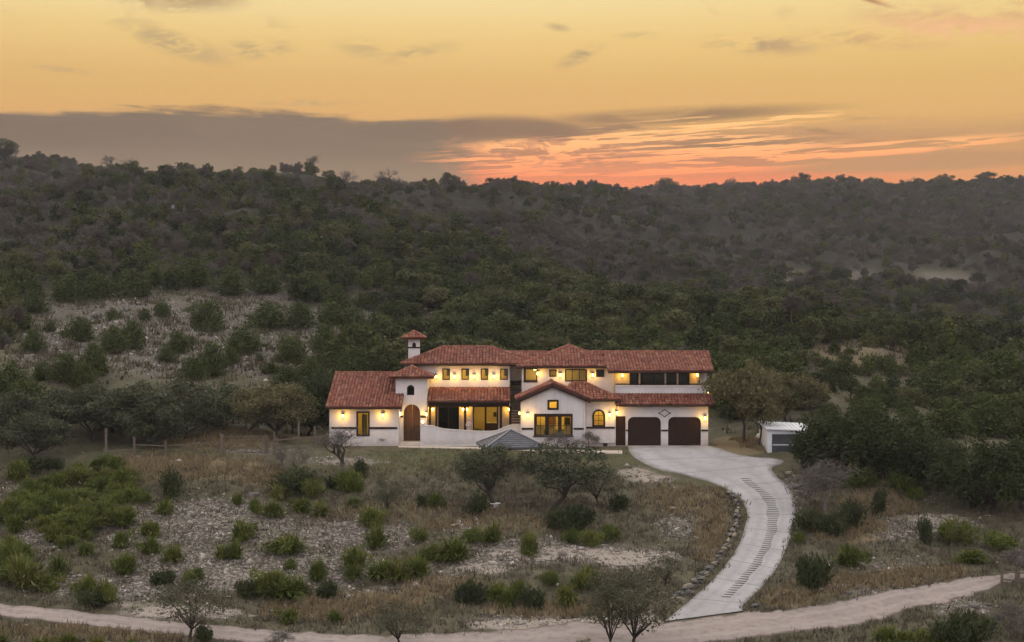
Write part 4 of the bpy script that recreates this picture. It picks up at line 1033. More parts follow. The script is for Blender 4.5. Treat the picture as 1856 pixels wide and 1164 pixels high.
# ---- garden statue and pots on the porch
st = empty('statue', (X(850,HY+1.1), HY+1.1, .02)); tag(st, 'pale pink stone figure standing behind the courtyard wall', 'statue')
def statue():
    x, y, z = st.location
    MB().box(x-.24, x+.24, y-.24, y+.24, z, z+.18).box(x-.18, x+.18, y-.18, y+.18, z+.18, z+.75).box(x-.22, x+.22, y-.22, y+.22, z+.75, z+.83).build('pedestal', M['statue'], st, st)
    b = MB(); zz = z+.832
    b.lathe((x,y,zz), [(.20,0),(.21,.06),(.17,.35),(.145,.60),(.13,.70),(.155,.85),(.17,.98),(.10,1.07),(.055,1.11),(.052,1.16),(.085,1.20),(.10,1.28),(.09,1.37),(.05,1.43)], 12)
    b.tube([(x-.16,y,zz+.98),(x-.25,y-.05,zz+.78),(x-.16,y-.16,zz+.68)],[.05,.045,.035],7)
    b.tube([(x+.16,y,zz+.98),(x+.24,y-.03,zz+.75),(x+.14,y-.17,zz+.72)],[.05,.045,.035],7)
    b.lathe((x-.02,y-.2,zz+.62), [(.05,0),(.11,.06),(.10,.16),(.06,.2)], 9)
    b.build('figure', M['statue'], st, st, True)
statue()

# ------------------------------------------------------------------ things in the yard
def slope_obj(o): return o
def pavilion():
    Y = 117.0; cx = X(926,Y); ang = math.radians(10); half = 2.35
    gz = H1(cx, Y); r = empty('pavilion', (cx, Y, gz)); tag(r, 'dark grey hip-roofed garden pavilion in front of the courtyard wall', 'pavilion')
    ez = Z(807,Y); azp = Z(779.5,Y)
    def rot(x, y, z): return (cx+x*math.cos(ang)-y*math.sin(ang), Y+x*math.sin(ang)+y*math.cos(ang), z)
    cs = [rot(-half,-half,ez), rot(half,-half,ez), rot(half,half,ez), rot(-half,half,ez)]; top = (cx, Y, azp)
    for i in range(4):
        a, b = Vector(cs[i]), Vector(cs[(i+1) % 4]); t = Vector(top)
        courses = 9
        sl = MB().add([a, b, t, a-Vector((0,0,.1)), b-Vector((0,0,.1)), t-Vector((0,0,.1))], [(0,1,2),(5,4,3),(0,3,4,1)])
        o = sl.build('roof_slope', M['slate'], r, r, fix=False)
        mb = MB()
        for k in range(courses):                     # lapped shingle courses
            f0, f1 = k/courses, (k+1)/courses
            p0, p1 = a.lerp(t, f0), b.lerp(t, f0); q0, q1 = a.lerp(t, f1*.995), b.lerp(t, f1*.995); u = Vector((0,0,.035))
            mb.add([p0+u, p1+u, q1+Vector((0,0,.006)), q0+Vector((0,0,.006)), p0, p1], [(0,1,2,3),(4,5,1,0)])
        mb.build('shingle_courses', M['slate'], o, r, fix=False)
    hm = MB()
    for c in cs: hm.beam(Vector(c)+Vector((0,0,.06)), Vector(top)+Vector((0,0,.06)), .16, .05)
    hm.build('hip_cap', M['slatecap'], r, r)
    for i, (sx, sy) in enumerate(((-1,-1),(1,-1),(1,1),(-1,1))):
        p = rot(sx*(half-.4), sy*(half-.4), 0); MB().box(p[0]-.08, p[0]+.08, p[1]-.08, p[1]+.08, H1(p[0],p[1])-.3, ez-.02).build('post', M['post'], r, r)
    for i in range(4):
        a = rot(*[( -1,-1),(1,-1),(1,1),(-1,1)][i], 0); 
        s0 = [(-1,-1),(1,-1),(1,1),(-1,1)][i]; s1 = [(-1,-1),(1,-1),(1,1),(-1,1)][(i+1) % 4]
        MB().beam(rot(s0[0]*(half-.4), s0[1]*(half-.4), ez-.13-.002*i), rot(s1[0]*(half-.4), s1[1]*(half-.4), ez-.13-.002*i), .1, .16).build('beam', M['post'], r, r)
pavilion()

def shed():
    Y = 121.5; x0, x1 = X(1391,Y), X(1470,Y); z0 = H1(x0,Y)-.1; zt = Z(779,Y); D = 4.0
    r = empty('shed', (x0, Y, z0)); tag(r, 'small white metal shed with sloping roof at the edge of the trees', 'shed')
    dx0, dz0, dx1, dz1 = X(1399,Y), Z(826,Y), X(1468,Y), Z(787,Y)
    MB().sheet([[(x0,z0),(x1,z0),(x1,zt-.15),(x0,zt)], rect(dx0,dz0,dx1,dz1)], front(Y), .1).build('wall', M['white'], r, r)
    MB().sheet([[(Y+.1,z0),(Y+D,z0),(Y+D,zt+.15),(Y+.1,zt)]], side(x0), .08).build('wall', M['white'], r, r)
    MB().sheet([[(Y+.1,z0),(Y+D,z0),(Y+D,zt),(Y+.1,zt-.15)]], side(x1-.08), .08).build('wall', M['white'], r, r)
    MB().sheet([rect(x0,z0,x1,zt)], front(Y+D), .08).build('wall', M['white'], r, r)
    ro = MB().add([(x0-.12,Y-.25,zt+.03),(x1+.12,Y-.25,zt-.13),(x1+.12,Y+D+.2,zt+.17),(x0-.12,Y+D+.2,zt+.33),(x0-.12,Y-.25,zt+.12),(x1+.12,Y-.25,zt-.04),(x1+.12,Y+D+.2,zt+.26),(x0-.12,Y+D+.2,zt+.42)],
             [(3,2,1,0),(4,5,6,7),(0,1,5,4),(1,2,6,5),(2,3,7,6),(3,0,4,7)]).build('roof', M['white'], r, r)
    n = 9; rb = MB()
    for k in range(n):
        t = (k+.5)/n; xa_ = x0+(x1-x0)*t; za_ = zt+.12-.16*t; rb.beam((xa_,Y-.25,za_+.02),(xa_,Y+D+.2,za_+.32),.04)
    rb.build('roof_seams', M['white'], ro, r)
    w = dx1-dx0
    for k in range(2):
        a = dx0+w*k/2+.02; b = dx0+w*(k+1)/2-.02
        d = MB().box(a, b, Y+.03, Y+.07, dz0, dz1).build('door', M['grey'], r, r)
        MB().box(a+.05, b-.05, Y+.005, Y+.028, (dz0+dz1)/2-.04, (dz0+dz1)/2+.04).build('door_rail', M['white'], d, r)
shed()
def tank():
    Y = 128.0; c = P(1384, 797, Y); g = H1(c.x, Y)
    r = empty('gas_tank', (c.x, Y, g)); tag(r, 'white cylindrical gas tank just left of the white shed', 'tank')
    L = 2.6; pts = []; rad = []
    for t in np.linspace(-math.pi/2, math.pi/2, 7): pts.append((c.x, Y+L/2*0+ (0.5*math.sin(t)+ (L/2 if t > 0 else -L/2) if t != 0 else 0), c.z)); rad.append(max(.02, .52*math.cos(t)))
    pts = [(c.x,Y-1.75,c.z),(c.x,Y-1.68,c.z),(c.x,Y-1.5,c.z),(c.x,Y-1.25,c.z),(c.x,Y+1.25,c.z),(c.x,Y+1.5,c.z),(c.x,Y+1.68,c.z),(c.x,Y+1.75,c.z)]
    MB().tube(pts, [.06,.25,.42,.5,.5,.42,.25,.06], 18).build('vessel', M['tank'], r, r, True)
    for dy in (-.8, .8): MB().box(c.x-.35, c.x+.35, Y+dy-.08, Y+dy+.08, g-.1, c.z-.4).build('foot', M['grey'], r, r)
    MB().lathe((c.x,Y,c.z+.47), [(.16,0),(.16,.14),(.12,.2)], 10).build('valve_dome', M['tank'], r, r)
tank()

# fences on the left
def fence(name, posts, label, rails=(.45,.95), hgt=1.25, pw=.14, cat='fence', wires=0, railw=.06, mtl='post', yoff=0):
    pts = []
    for px, py in posts:
        p = G(px, py); p.y += 0; pts.append(p)
    r = empty(name, pts[0]); tag(r, label, cat)
    for i, p in enumerate(pts):
        h = hgt[i] if isinstance(hgt, (list, tuple)) else hgt
        MB().tube([(p.x,p.y,p.z-.3),(p.x+.01,p.y,p.z+h*.5),(p.x,p.y,p.z+h)], [pw*.55,pw*.5,pw*.45], 7).build('post', M[mtl], r, r)
    for a, b in zip(pts[:-1], pts[1:]):
        for z in rails: MB().beam((a.x,a.y-.09,a.z+z), (b.x,b.y-.09,b.z+z), .05, railw*1.6).build('rail', M[mtl], r, r)
    if wires:
        w = MB()
        for a, b in zip(pts[:-1], pts[1:]):
            for k in range(wires):
                z = .2+k*.9/wires; w.beam((a.x,a.y-.07,a.z+z), (b.x,b.y-.07,b.z+z), .012)
        w.build('wires', M['iron'], r, r)
    return r, pts
fence('post_and_rail_fence', [(192,829),(243,826)], 'short wooden rail fence section under the leftmost oak group', (.5,), [2.3,1.5], .22)
fence('wire_fence', [(243,827),(300,829),(351,826),(401,823)], 'wooden post and wire fence left of the metal field gate', (.92,), [1.4,1.35,1.3,1.6], .17, wires=4)
fence('wooden_fence', [(484,821),(497,820),(541,815),(570,813),(592,811)], 'wooden post fence between the field gate and the house', (.95,), [1.4,1.6,2.3,1.8,1.2], .19, wires=3)
def field_gate():
    a, b = G(403,823), G(481,822); r = empty('field_gate', a); tag(r, 'wide tubular metal field gate in the fence left of the house', 'gate')
    h = 1.25
    MB().tube([(a.x,a.y,a.z-.3),(a.x,a.y,a.z+1.6)],[.13,.11],8).build('gate_post', M['post'], r, r); MB().tube([(b.x,b.y,b.z-.3),(b.x,b.y,b.z+1.5)],[.1,.09],8).build('gate_post', M['post'], r, r)
    f = MB(); A = a+Vector((.2,-.02,.12)); B = b+Vector((-.15,-.02,.12)); up = Vector((0,0,h))
    f.tube([A,A+up],[.035]*2,6).tube([B,B+up],[.035]*2,6).tube([A.lerp(B,.5),A.lerp(B,.5)+up],[.03]*2,6).build('gate_frame', M['gatewood'], r, r)
    for z in (0,.22,.46,.72,.98,1.25): MB().tube([A+Vector((0,0,z)),B+Vector((0,0,z))],[.028]*2,6).build('rail', M['gatewood'], r, r)
field_gate()
def deer_fence():
    Y = 133.0; r = None; xs = [372, 411, 446]; z0 = [H1(X(p,Y),Y) for p in xs]
    r = empty('high_fence', (X(372,Y),Y,z0[0])); tag(r, 'tall dark slatted fence between the oak trunks left of the house', 'fence')
    for px, z in zip(xs, z0): MB().beam((X(px,Y),Y,z-.3),(X(px,Y),Y,Z(745,Y)),.13).build('post', M['post'], r, r)
    for py in range(749, 792, 6): MB().beam((X(368,Y),Y-.08,Z(py,Y)),(X(449,Y),Y-.08,Z(py,Y)+.02),.035,.05).build('rail', M['post'], r, r)
deer_fence()
fence('stock_fence', [(1816,1063),(1846,1066),(1880,1068)], 'weathered wooden fence at the far right beside the gravel road', (.45,.95), [1.4,1.25,1.2], .18)

# retaining wall of limestone blocks along the inside of the drive
def boulder_mesh(name, seed, mtl, sub=2, rough=.16, box=.75):
    rs = np.random.default_rng(seed); bm = bmesh.new(); bmesh.ops.create_icosphere(bm, subdivisions=sub, radius=1)
    dirs = rs.normal(size=(5,3)); dirs /= np.linalg.norm(dirs, axis=1)[:,None]; offs = rs.uniform(.5,.85,5)
    for v in bm.verts:
        p = np.array(v.co); m_ = np.max(np.abs(p)); p = p*(1-box)+p/m_*box*.82
        for d, o in zip(dirs, offs):
            k = p@d
            if k > o: p = p-d*(k-o)*.9
        p = p*(1+rs.normal(0, rough*.25)); v.co = p
    me = bpy.data.meshes.new(name); bm.to_mesh(me); bm.free(); me.materials.append(mtl); return me
BL = [boulder_mesh('stone', s, M['stone'] if s % 2 else M['stone_dark'], 2, .25, .97) for s in range(7)]
def retaining_wall():
    # just outside the left edge of the drive, from the crest to the road
    path = [(1333,893),(1346,912),(1350,932),(1346,955),(1337,984),(1319,1014),(1294,1043),(1268,1066),(1237,1091)]
    pts = smooth_poly([(lambda p: (p.x-.45, p.y+.1))(G(*q, basic=True)) for q in path], 220)
    arc = np.concatenate([[0], np.cumsum(np.linalg.norm(np.diff(pts, axis=0), axis=1))])
    r = empty('retaining_wall', (pts[0][0], pts[0][1], H1(*pts[0]))); tag(r, 'low dry-laid limestone retaining wall along the inner edge of the driveway', 'wall')
    rr = random.Random(11); s = 0
    while s < arc[-1]:
        L = rr.uniform(.5, 1.35)
        for lay in range(2):
            ss = s+L*.5+(.25 if lay % 2 else 0); x = np.interp(ss, arc, pts[:,0]); y = np.interp(ss, arc, pts[:,1])
            x2 = np.interp(ss+.3, arc, pts[:,0]); y2 = np.interp(ss+.3, arc, pts[:,1]); ang = math.atan2(y2-y, x2-x) if (x2, y2) != (x, y) else -1.9
            if lay == 1 and rr.random() < .25: continue
            h = .40 if lay == 0 else rr.uniform(.18,.30); back = lay*.10
            o = obj('stone', rr.choice(BL), r, Vector((x-back+rr.uniform(-.06,.06), y+back*.5+rr.uniform(-.05,.05), H1(x,y)+.05+lay*.19+rr.uniform(-.03,.03)))-r.location)
            o.scale = (L*.62, .20 if lay == 0 else rr.uniform(.14,.2), h*.42); o.rotation_euler = (rr.uniform(-.1,.1), rr.uniform(-.08,.08), ang+rr.uniform(-.12,.12))
        s += L*.92
retaining_wall()
# loose boulders: (px, py, size m, label)
for px, py, s, lab in [(1433,872,.55,'pale flat boulder on the right edge of the drive under the dark trees'),(1441,884,.7,'largest pale boulder on the right verge of the drive bend'),(1428,859,.45,'small grey boulder at the top right verge of the drive'),
                       (1450,893,.5,'grey boulder beside the leafless grey bush'),(1445,960,.4,'small pale stone on the right verge below the dark shrubs'),(1369,1099,.42,'brown boulder at the right foot of the driveway'),
                       (1763,1099,.42,'white flat boulder below the gravel road at right'),(1230,1090,.6,'big pale boulder at the lower end of the retaining wall'),(1247,1075,.5,'greenish grey slab above the lower end of the retaining wall'),
                       (1268,1052,.6,'grey green slab on top of the retaining wall'),(1055,1163,.62,'blue grey boulder at the bottom edge of the gravel road'),(459,898,.55,'long pale boulder on the slope below the field gate'),
                       (252,829,.3,'small white stone beside the rail fence under the oaks'),(718,806,.25,'pale stone by the corner of the left wing'),(709,808,.22,'small grey stone near the corner of the left wing'),(1535,1075,.35,'pale stone on the bank above the gravel road'),(1648,967,.5,'white boulder on the right slope beside the upright shrub'),(1420,1078,.25,'tiny pale stone on the brown verge right of the drive')]:
    p = G(px, py); o = obj('boulder', BL[(px*7+py) % 7], None, (p.x, p.y, p.z+s*.12), (px*.37) % 6.28, (s, s*.7, s*.36)); tag(o, lab, 'boulder')

def table_set():
    p = G(898,921); r = empty('garden_table', p); tag(r, 'small white round garden table under the left oak on the slope', 'table')
    MB().lathe((p.x,p.y,p.z+.30), [(.36,0),(.38,.02),(.38,.05),(.36,.06)], 18).build('table_top', M['tank'], r, r)
    MB().lathe((p.x,p.y,p.z-.1), [(.28,0),(.26,.12),(.2,.2),(.18,.399)], 10).build('pedestal', M['tank'], r, r)
    for (px, py, rz, lab) in ((926,921,.3,'dark wooden garden chair right of the white round table'),(957,920,-.5,'dark wooden garden chair beside the thin timber frame')):
        q = G(px,py); c = empty('garden_chair', q, rz); tag(c, lab, 'chair', 'dark chairs under the two oaks')
        def pb(n, *b): MB().box(*b).build(n, M['post'], c)
        pb('seat',-.28,.28,-.26,.26,.38,.43); pb('backrest',-.28,.28,.22,.27,.5,.95)
        for sx in (-1,1):
            for sy in (-1,1): pb('leg', sx*.25-.03, sx*.25+.03, sy*.23-.03, sy*.23+.03, -.1, .38 if sy < 0 else .95)
    a, b = G(940,922), G(972,920); r = empty('timber_frame', a); tag(r, 'thin wooden swing frame between the two oaks on the slope', 'frame')
    for q in (a, b): MB().beam((q.x,q.y,q.z-.2),(q.x,q.y,q.z+.9),.07).build('post', M['post'], r, r)
    MB().beam((a.x-.1,a.y,a.z+.92),(b.x+.1,b.y,b.z+.92),.07).build('crossbar', M['post'], r, r)
table_set()
def poles():
    g = G(311, 425); r = empty('utility_pole', g); tag(r, 'thin dark pole with a small white box high on the left hillside', 'pole')
    top = Z(356, g.y); MB().tube([(g.x,g.y,g.z-3),(g.x,g.y,top)],[.10,.08],7).build('mast', M['iron'], r, r)
    zb = Z(374, g.y); MB().box(g.x+.1,g.x+.55,g.y-.6,g.y-.2,zb-.4,zb+.15).build('white_box', M['slatecap'], r, r)
    Y = 232.0; x = X(1663,Y); z = H1(x,Y); zt = Z(697,Y); r = empty('stone_cistern', (x,Y,z)); tag(r, 'narrow pale grey blind tower among the trees at right', 'tower')
    MB().box(x-.55,x+.55,Y,Y+1.1,z-.5,zt-.25).build('body', M['slatecap'], r, r); MB().add([(x-.8,Y-.2,zt-.25),(x+.8,Y-.2,zt-.4),(x+.8,Y+1.3,zt-.4),(x-.8,Y+1.3,zt-.25),(x-.8,Y-.2,zt+.05),(x+.8,Y-.2,zt-.15),(x+.8,Y+1.3,zt-.15),(x-.8,Y+1.3,zt+.05)],[(0,3,2,1),(4,5,6,7),(0,1,5,4),(1,2,6,5),(2,3,7,6),(3,0,4,7)]).build('cap', M['white'], r, r)
    Y = 690.0
    r = empty('far_house', P(1494,366,Y)); tag(r, 'tiny distant house front with white lights below the ridge at right', 'house')
    p = P(1494,361,Y); MB().box(p.x-5.5,p.x+5.5,Y,Y+6,p.z-8,p.z+.3).build('wall', M['stone_dark'], r, r)
    MB().add([(p.x-6,Y-.5,p.z+.301),(p.x+6,Y-.5,p.z+.301),(p.x+6,Y+6.5,p.z+.301),(p.x-6,Y+6.5,p.z+.301),(p.x-5,Y+3,p.z+2),(p.x+5,Y+3,p.z+2)],[(0,3,2,1),(0,1,5,4),(1,2,5),(2,3,4,5),(3,0,4)]).build('roof', M['soffit'], r, r)
    lt = emit('white_window_glow', (1,.96,.88), 1.1)
    for k, dx in enumerate((-3.6,-1.2,1.1,3.5)): MB().box(p.x+dx-.7,p.x+dx+.6,Y-.06,Y-.01,p.z-.75,p.z-.15).build('lit_window', lt, r, r)
poles()
# paved walk along the front of the house and garage-side slab
def walk():
    m = M['tan']
    a = [((560*0+1000),817,),]
    L = [(1128,818),(1060,817),(990,815.5),(930,813),(860,811.5),(780,810),(722,809)]; Rr = [(1128,823),(1060,821),(990,819),(930,816),(860,814),(780,812.5),(722,811)]
    eL = smooth_poly([(lambda p:(p.x,p.y))(G(*q)) for q in L], 60); eR = smooth_poly([(lambda p:(p.x,p.y))(G(*q)) for q in Rr], 60)
    tag(ribbon('garden_path', eL, eR, None, .07, 4, m, 0.0), kind='structure')
    p = [G(1284,800+9), G(1300,806), G(1312,803), G(1290,801)]
walk()

# ------------------------------------------------------------------ vegetation
def leafcloud(rs, C, size, aspect=.55, N=None, tilt=0.0):
    """rhombic leaves at points C, random orientation; N optional outward normals"""
    n = len(C); a = rs.normal(size=(n,3)); a /= np.linalg.norm(a, axis=1)[:,None]
    if N is not None: a = a*(1-tilt)+N*tilt; a /= np.linalg.norm(a, axis=1)[:,None]+1e-9
    b = np.cross(a, rs.normal(size=(n,3))); b /= np.linalg.norm(b, axis=1)[:,None]+1e-9
    s = (size*rs.uniform(.6,1.35,n))[:,None]
    V = np.empty((n,4,3)); V[:,0] = C-a*s; V[:,1] = C+b*s*aspect; V[:,2] = C+a*s; V[:,3] = C-b*s*aspect
    F = np.arange(4*n).reshape(n,4); return V.reshape(-1,3), F
def shell(rs, centers, radii, n, squash=.8, inner=.55):
    """points in the outer shell of a set of balls"""
    k = rs.choice(len(centers), n, p=radii**2/np.sum(radii**2)); d = rs.normal(size=(n,3)); d /= np.linalg.norm(d, axis=1)[:,None]
    r = radii[k]*(inner+(1-inner)*rs.random(n)**.5)*(1+.18*rs.normal(size=n)); p = centers[k]+d*r[:,None]*np.array([1,1,squash]); return p, d
def merge(parts):
    V = []; F3 = []; F4 = []; o = 0; I3 = []; I4 = []
    for v, f, mi in parts:
        f = np.asarray(f); V.append(v)
        (F3 if f.shape[1] == 3 else F4).append(f+o); (I3 if f.shape[1] == 3 else I4).append(np.full(len(f), mi)); o += len(v)
    F = []; mi = []
    if F3: F.append(np.concatenate(F3)); mi.append(np.concatenate(I3))
    if F4: F.append(np.concatenate(F4)); mi.append(np.concatenate(I4))
    return np.concatenate(V), F, np.concatenate(mi)
def limbs(rs, base, targets, r0, n=5, wig=.12, fork=.35, trunkpts=None, lean=(0,0)):
    """tapered trunk with limbs out to the targets -> verts, quads"""
    mb = MB(); base = np.array(base, float); hm = np.mean(targets, axis=0); top = base+(hm-base)*np.array([.5,.5,fork]); top[:2] += lean
    tp = [base-np.array([0,0,.25]), base+(top-base)*.35+rs.normal(0,.05,3), base+(top-base)*.7+rs.normal(0,.06,3), top]
    mb.tube(tp, [r0*1.25, r0, r0*.85, r0*.7], 8)
    for t in targets:
        t = np.array(t); m1 = top+(t-top)*.4+rs.normal(0,1,3)*wig*np.linalg.norm(t-top)*np.array([1,1,.6]); m1[2] += .08*np.linalg.norm(t-top)
        m2 = top+(t-top)*.72+rs.normal(0,1,3)*wig*.7*np.linalg.norm(t-top)
        mb.tube([top-(top-tp[2])*.2, m1, m2, t], [r0*.5, r0*.36, r0*.22, r0*.06], n)
        for _ in range(3):
            s = m1+(m2-m1)*rs.random(); e = s+rs.normal(0,1,3)*.3*np.linalg.norm(t-top); e[2] = max(e[2], s[2]-.1)
            mb.tube([s, (s+e)/2+rs.normal(0,.05,3), e], [r0*.16, r0*.1, r0*.03], 4)
    return np.array(mb.v), [f for f in mb.f]
def tube_mesh(mb): 
    q = np.array([f for f in mb.f if len(f) == 4]); return np.array(mb.v), q

GR_J = [(.026,.038,.011),(.046,.062,.017),(.068,.082,.022),(.040,.053,.016),(.090,.098,.030)]
GR_O = [(.028,.035,.019),(.048,.056,.029),(.072,.078,.040),(.040,.047,.025),(.094,.095,.052)]
GR_S = [(.032,.047,.009),(.058,.078,.014),(.100,.124,.020),(.045,.064,.010),(.145,.158,.030),(.12,.10,.05)]
GR_D = [(.018,.026,.010),(.030,.040,.013),(.044,.054,.018),(.060,.066,.024)]
M['juniper'] = island('juniper_foliage', GR_J, .8, .15, .45, .15)
M['oak'] = island('oak_foliage', GR_O, .75, .2, .40, .15)
M['shrub'] = island('shrub_foliage', GR_S, .75, .2, .45, .15)
M['darkshrub'] = island('dark_shrub_foliage', GR_D, .75, .2, .4, .15)
M['blade'] = island('beargrass_blades', [(.034,.048,.009),(.060,.078,.014),(.110,.130,.020),(.050,.069,.011),(.165,.166,.036),(.15,.125,.065)], .7, .2, .4, .2)
M['sparse'] = island('mesquite_foliage', [(.050,.054,.030),(.080,.080,.046),(.060,.062,.036),(.105,.098,.058)], .8, .15, .3, .2)
M['twig'] = island('bare_twigs', [(.080,.071,.060),(.125,.112,.096),(.10,.090,.076),(.155,.14,.12)], .9, .1, .5)
M['browntwig'] = island('brown_twigs', [(.060,.050,.040),(.092,.078,.062),(.076,.066,.052),(.115,.10,.082)], .9, .1, .6)

def juniper(seed, n=2600, leaf=.15, w=2.0, h=4.0, lobes=11, conic=.45):
    rs = np.random.default_rng(seed); c = []; r = []
    for i in range(lobes):
        t = (i+.5)/lobes; z = h*(.14+.76*t); rad = w*(1-conic*t)*(.62 if i % 3 else .35); a = i*2.4+rs.uniform(-.5,.5)
        rr = w*rs.uniform(.42,.62)*(1-.45*t); c.append((rad*math.cos(a), rad*math.sin(a), z)); r.append(rr)
    c.append((0,0,h*.35)); r.append(w*.75); c.append((0,0,h*.9)); r.append(w*.3)
    c = np.array(c); r = np.array(r); p, d = shell(rs, c, r, n, .95, .6)
    p[:,2] = np.maximum(p[:,2], .05+.2*rs.random(n)*0); V, F = leafcloud(rs, p, leaf, .5, d, .35)
    # ragged spray tips
    p2, d2 = shell(rs, c, r*1.12, n//6, .95, .9); V2, F2 = leafcloud(rs, p2+np.array([0,0,.05]), leaf*.9, .3, d2, .7)
    mb = MB().tube([(0,0,-.3),(.05,0,h*.2),(-.03,.04,h*.5),(0,0,h*.8)],[w*.10,w*.08,w*.05,w*.02],6)
    for k in range(5):
        a = k*1.3; mb.tube([(0,0,.25),(math.cos(a)*w*.3,math.sin(a)*w*.3,h*.3),(math.cos(a)*w*.5,math.sin(a)*w*.5,h*.5)],[w*.05,w*.035,w*.012],5)
    return tube_mesh(mb), merge([(V,F,0),(V2,F2,0)])
def oak(seed, n=5200, leaf=.13, w=3.4, h=5.2, clumps=26, trunk=.20, fork=.36, dens=1.0, lean=(0,0), crown_lo=.42, cl=.95):
    rs = np.random.default_rng(seed); c = []; 
    while len(c) < clumps:
        p = rs.uniform(-1,1,3); q = np.linalg.norm(p)
        if q > 1 or q < .35 or p[2] < -.75: continue
        c.append((p[0]*w*.86, p[1]*w*.86, h*(crown_lo+ (1-crown_lo)*.5)+p[2]*h*(1-crown_lo)*.46))
    c = np.array(c); c[:,:2] += np.array(lean)*1.5; r = rs.uniform(.6,1.15,clumps)*cl*w/3.4
    p, d = shell(rs, c, r, n, .68, .25); V, F = leafcloud(rs, p, leaf, .55, d, .2)
    tv, tf = limbs(rs, (0,0,0), c[rs.choice(clumps, min(12, clumps), False)], trunk, 5, .10, fork, lean=lean)
    q = np.array([f for f in tf if len(f) == 4]); return (tv, q), merge([(V,F,0)])
def branches(rs, mb, p, d, L, r, depth, spread=.55, up=.12, kids=3, sides=5, twigs=None):
    e = p+d*L; m = p+d*L*.5+rs.normal(0,.05*L,3); mb.tube([p,m,e],[r,r*.82,r*.62], max(3,sides), cap=False)
    if depth == 0: 
        if twigs is not None: twigs.append(e)
        return
    for k in range(kids):
        nd = d+rs.normal(0,spread,3); nd[2] += up; nd /= np.linalg.norm(nd); s = p+d*L*rs.uniform(.55,1.0)
        branches(rs, mb, s if k else e, nd, L*rs.uniform(.58,.82), r*.58, depth-1, spread, up, kids, sides-1, twigs)
def baretree(seed, h=5.0, depth=4, kids=3, r0=.16, spread=.5, up=.18, ntw=900, tw=.4):
    rs = np.random.default_rng(seed); mb = MB(); tips = []
    branches(rs, mb, np.array([0,0,-.2]), np.array([rs.uniform(-.1,.1),rs.uniform(-.1,.1),1.0]), h*.30, r0, depth, spread, up, kids, 6, tips)
    tips = np.array(tips); V, F = tube_mesh(mb)
    C = tips[rs.choice(len(tips), ntw)]+rs.normal(0,.18*h/5,(ntw,3)); VV, FF = leafcloud(rs, C, tw, .045)
    return (V, F), merge([(VV,FF,0)])
def bladeclump(seed, n=420, R=1.0, hgt=1.0, w=.035):
    rs = np.random.default_rng(seed); a = rs.uniform(0,6.283,n); e = np.arcsin(rs.uniform(.05,.98,n)); L = R*rs.uniform(.65,1.15,n)
    d = np.stack([np.cos(a)*np.cos(e), np.sin(a)*np.cos(e), np.sin(e)*hgt], 1); b = rs.normal(0,.16*R,(n,3)); b[:,2] = np.abs(b[:,2])*.5
    s = np.cross(d, np.array([0,0,1.0])); s /= np.linalg.norm(s,axis=1)[:,None]+1e-6; s *= w*R
    m = b+d*(L*.6)[:,None]; m[:,2] += .12*L; t = b+d*L[:,None]; t[:,2] -= .10*L*(1-np.sin(e))
    t[:,2] = np.maximum(t[:,2], .03); m[:,2] = np.maximum(m[:,2], .05)
    V = np.stack([b-s, b+s, m+s*.8, m-s*.8, t], 1); i = np.arange(n)[:,None]*5
    T3 = i+np.array([[3,2,4]]); Q = i+np.array([[0,1,2,3]])
    return V.reshape(-1,3), [T3, Q]
def leafshrub(seed, n=1500, R=1.0, h=1.1, leaf=.10, upright=.6):
    rs = np.random.default_rng(seed); k = 9; a = rs.uniform(0,6.28,k); rr = R*.55*np.sqrt(rs.random(k))
    c = np.stack([rr*np.cos(a), rr*np.sin(a), rs.uniform(.25,.75,k)*h], 1); r = rs.uniform(.32,.52,k)*R
    p, d = shell(rs, c, r, n, .9*h/R, .35); p[:,2] = np.abs(p[:,2]); d = d*.5+np.array([0,0,upright]); d /= np.linalg.norm(d,axis=1)[:,None]
    V, F = leafcloud(rs, p, leaf*R, .34, d, .6); return V, F

PROTO = {}
def reg(kind, lst, crownmat, trunkmat):
    out = []
    for i, (tr, cr) in enumerate(lst):
        tm = npmesh('trunk', tr[0], [tr[1]], [M[trunkmat]], smooth=True); cm = npmesh('crown', cr[0], cr[1], [M[crownmat]]); out.append((tm, cm))
    PROTO[kind] = out
reg('juniper', [juniper(s, 2600, .15, 2.0, [4.0,3.6,4.4,3.2][s % 4], 11, [.45,.3,.6,.25][s % 4]) for s in range(5)], 'juniper', 'bark')
reg('oak', [oak(20+s, 6500, .125, 3.4, 5.2, 36, .15, .26, crown_lo=.22, cl=1.0, lean=[(0,0),(.4,0),(-.35,.2),(.2,-.1)][s]) for s in range(4)], 'oak', 'bark')
M['darkleaf'] = island('dark_evergreen_foliage', [(.014,.021,.007),(.026,.036,.011),(.040,.050,.015),(.022,.030,.010),(.054,.062,.021)], .8, .15, .35, .12)
M['olive_leaf'] = island('olive_oak_foliage', [(.060,.058,.026),(.095,.088,.038),(.13,.118,.052),(.078,.072,.032),(.155,.135,.065)], .75, .2, .35, .2)
reg('oliveoak', [oak(120+s, 6000, .12, 3.4, 5.2, 34, .14, .26, crown_lo=.2, cl=.95) for s in range(2)], 'olive_leaf', 'bark')
reg('talloak', [oak(140+s, 6000, .12, 3.2, 5.6, 30, .12, .42, crown_lo=.36, cl=.95) for s in range(2)], 'olive_leaf', 'bark')
reg('darkoak', [oak(50+s, 7600, .13, 3.4, 5.0, 44, .17, .2, crown_lo=.10, cl=1.1) for s in range(3)], 'darkleaf', 'bark')
reg('frontoak', [oak(40+s, 4700, .092, 3.3, 5.0, 28, .15, .36, lean=[(-.1,0),(.4,.1)][s], crown_lo=.36, cl=.74) for s in range(2)], 'oak', 'bark')
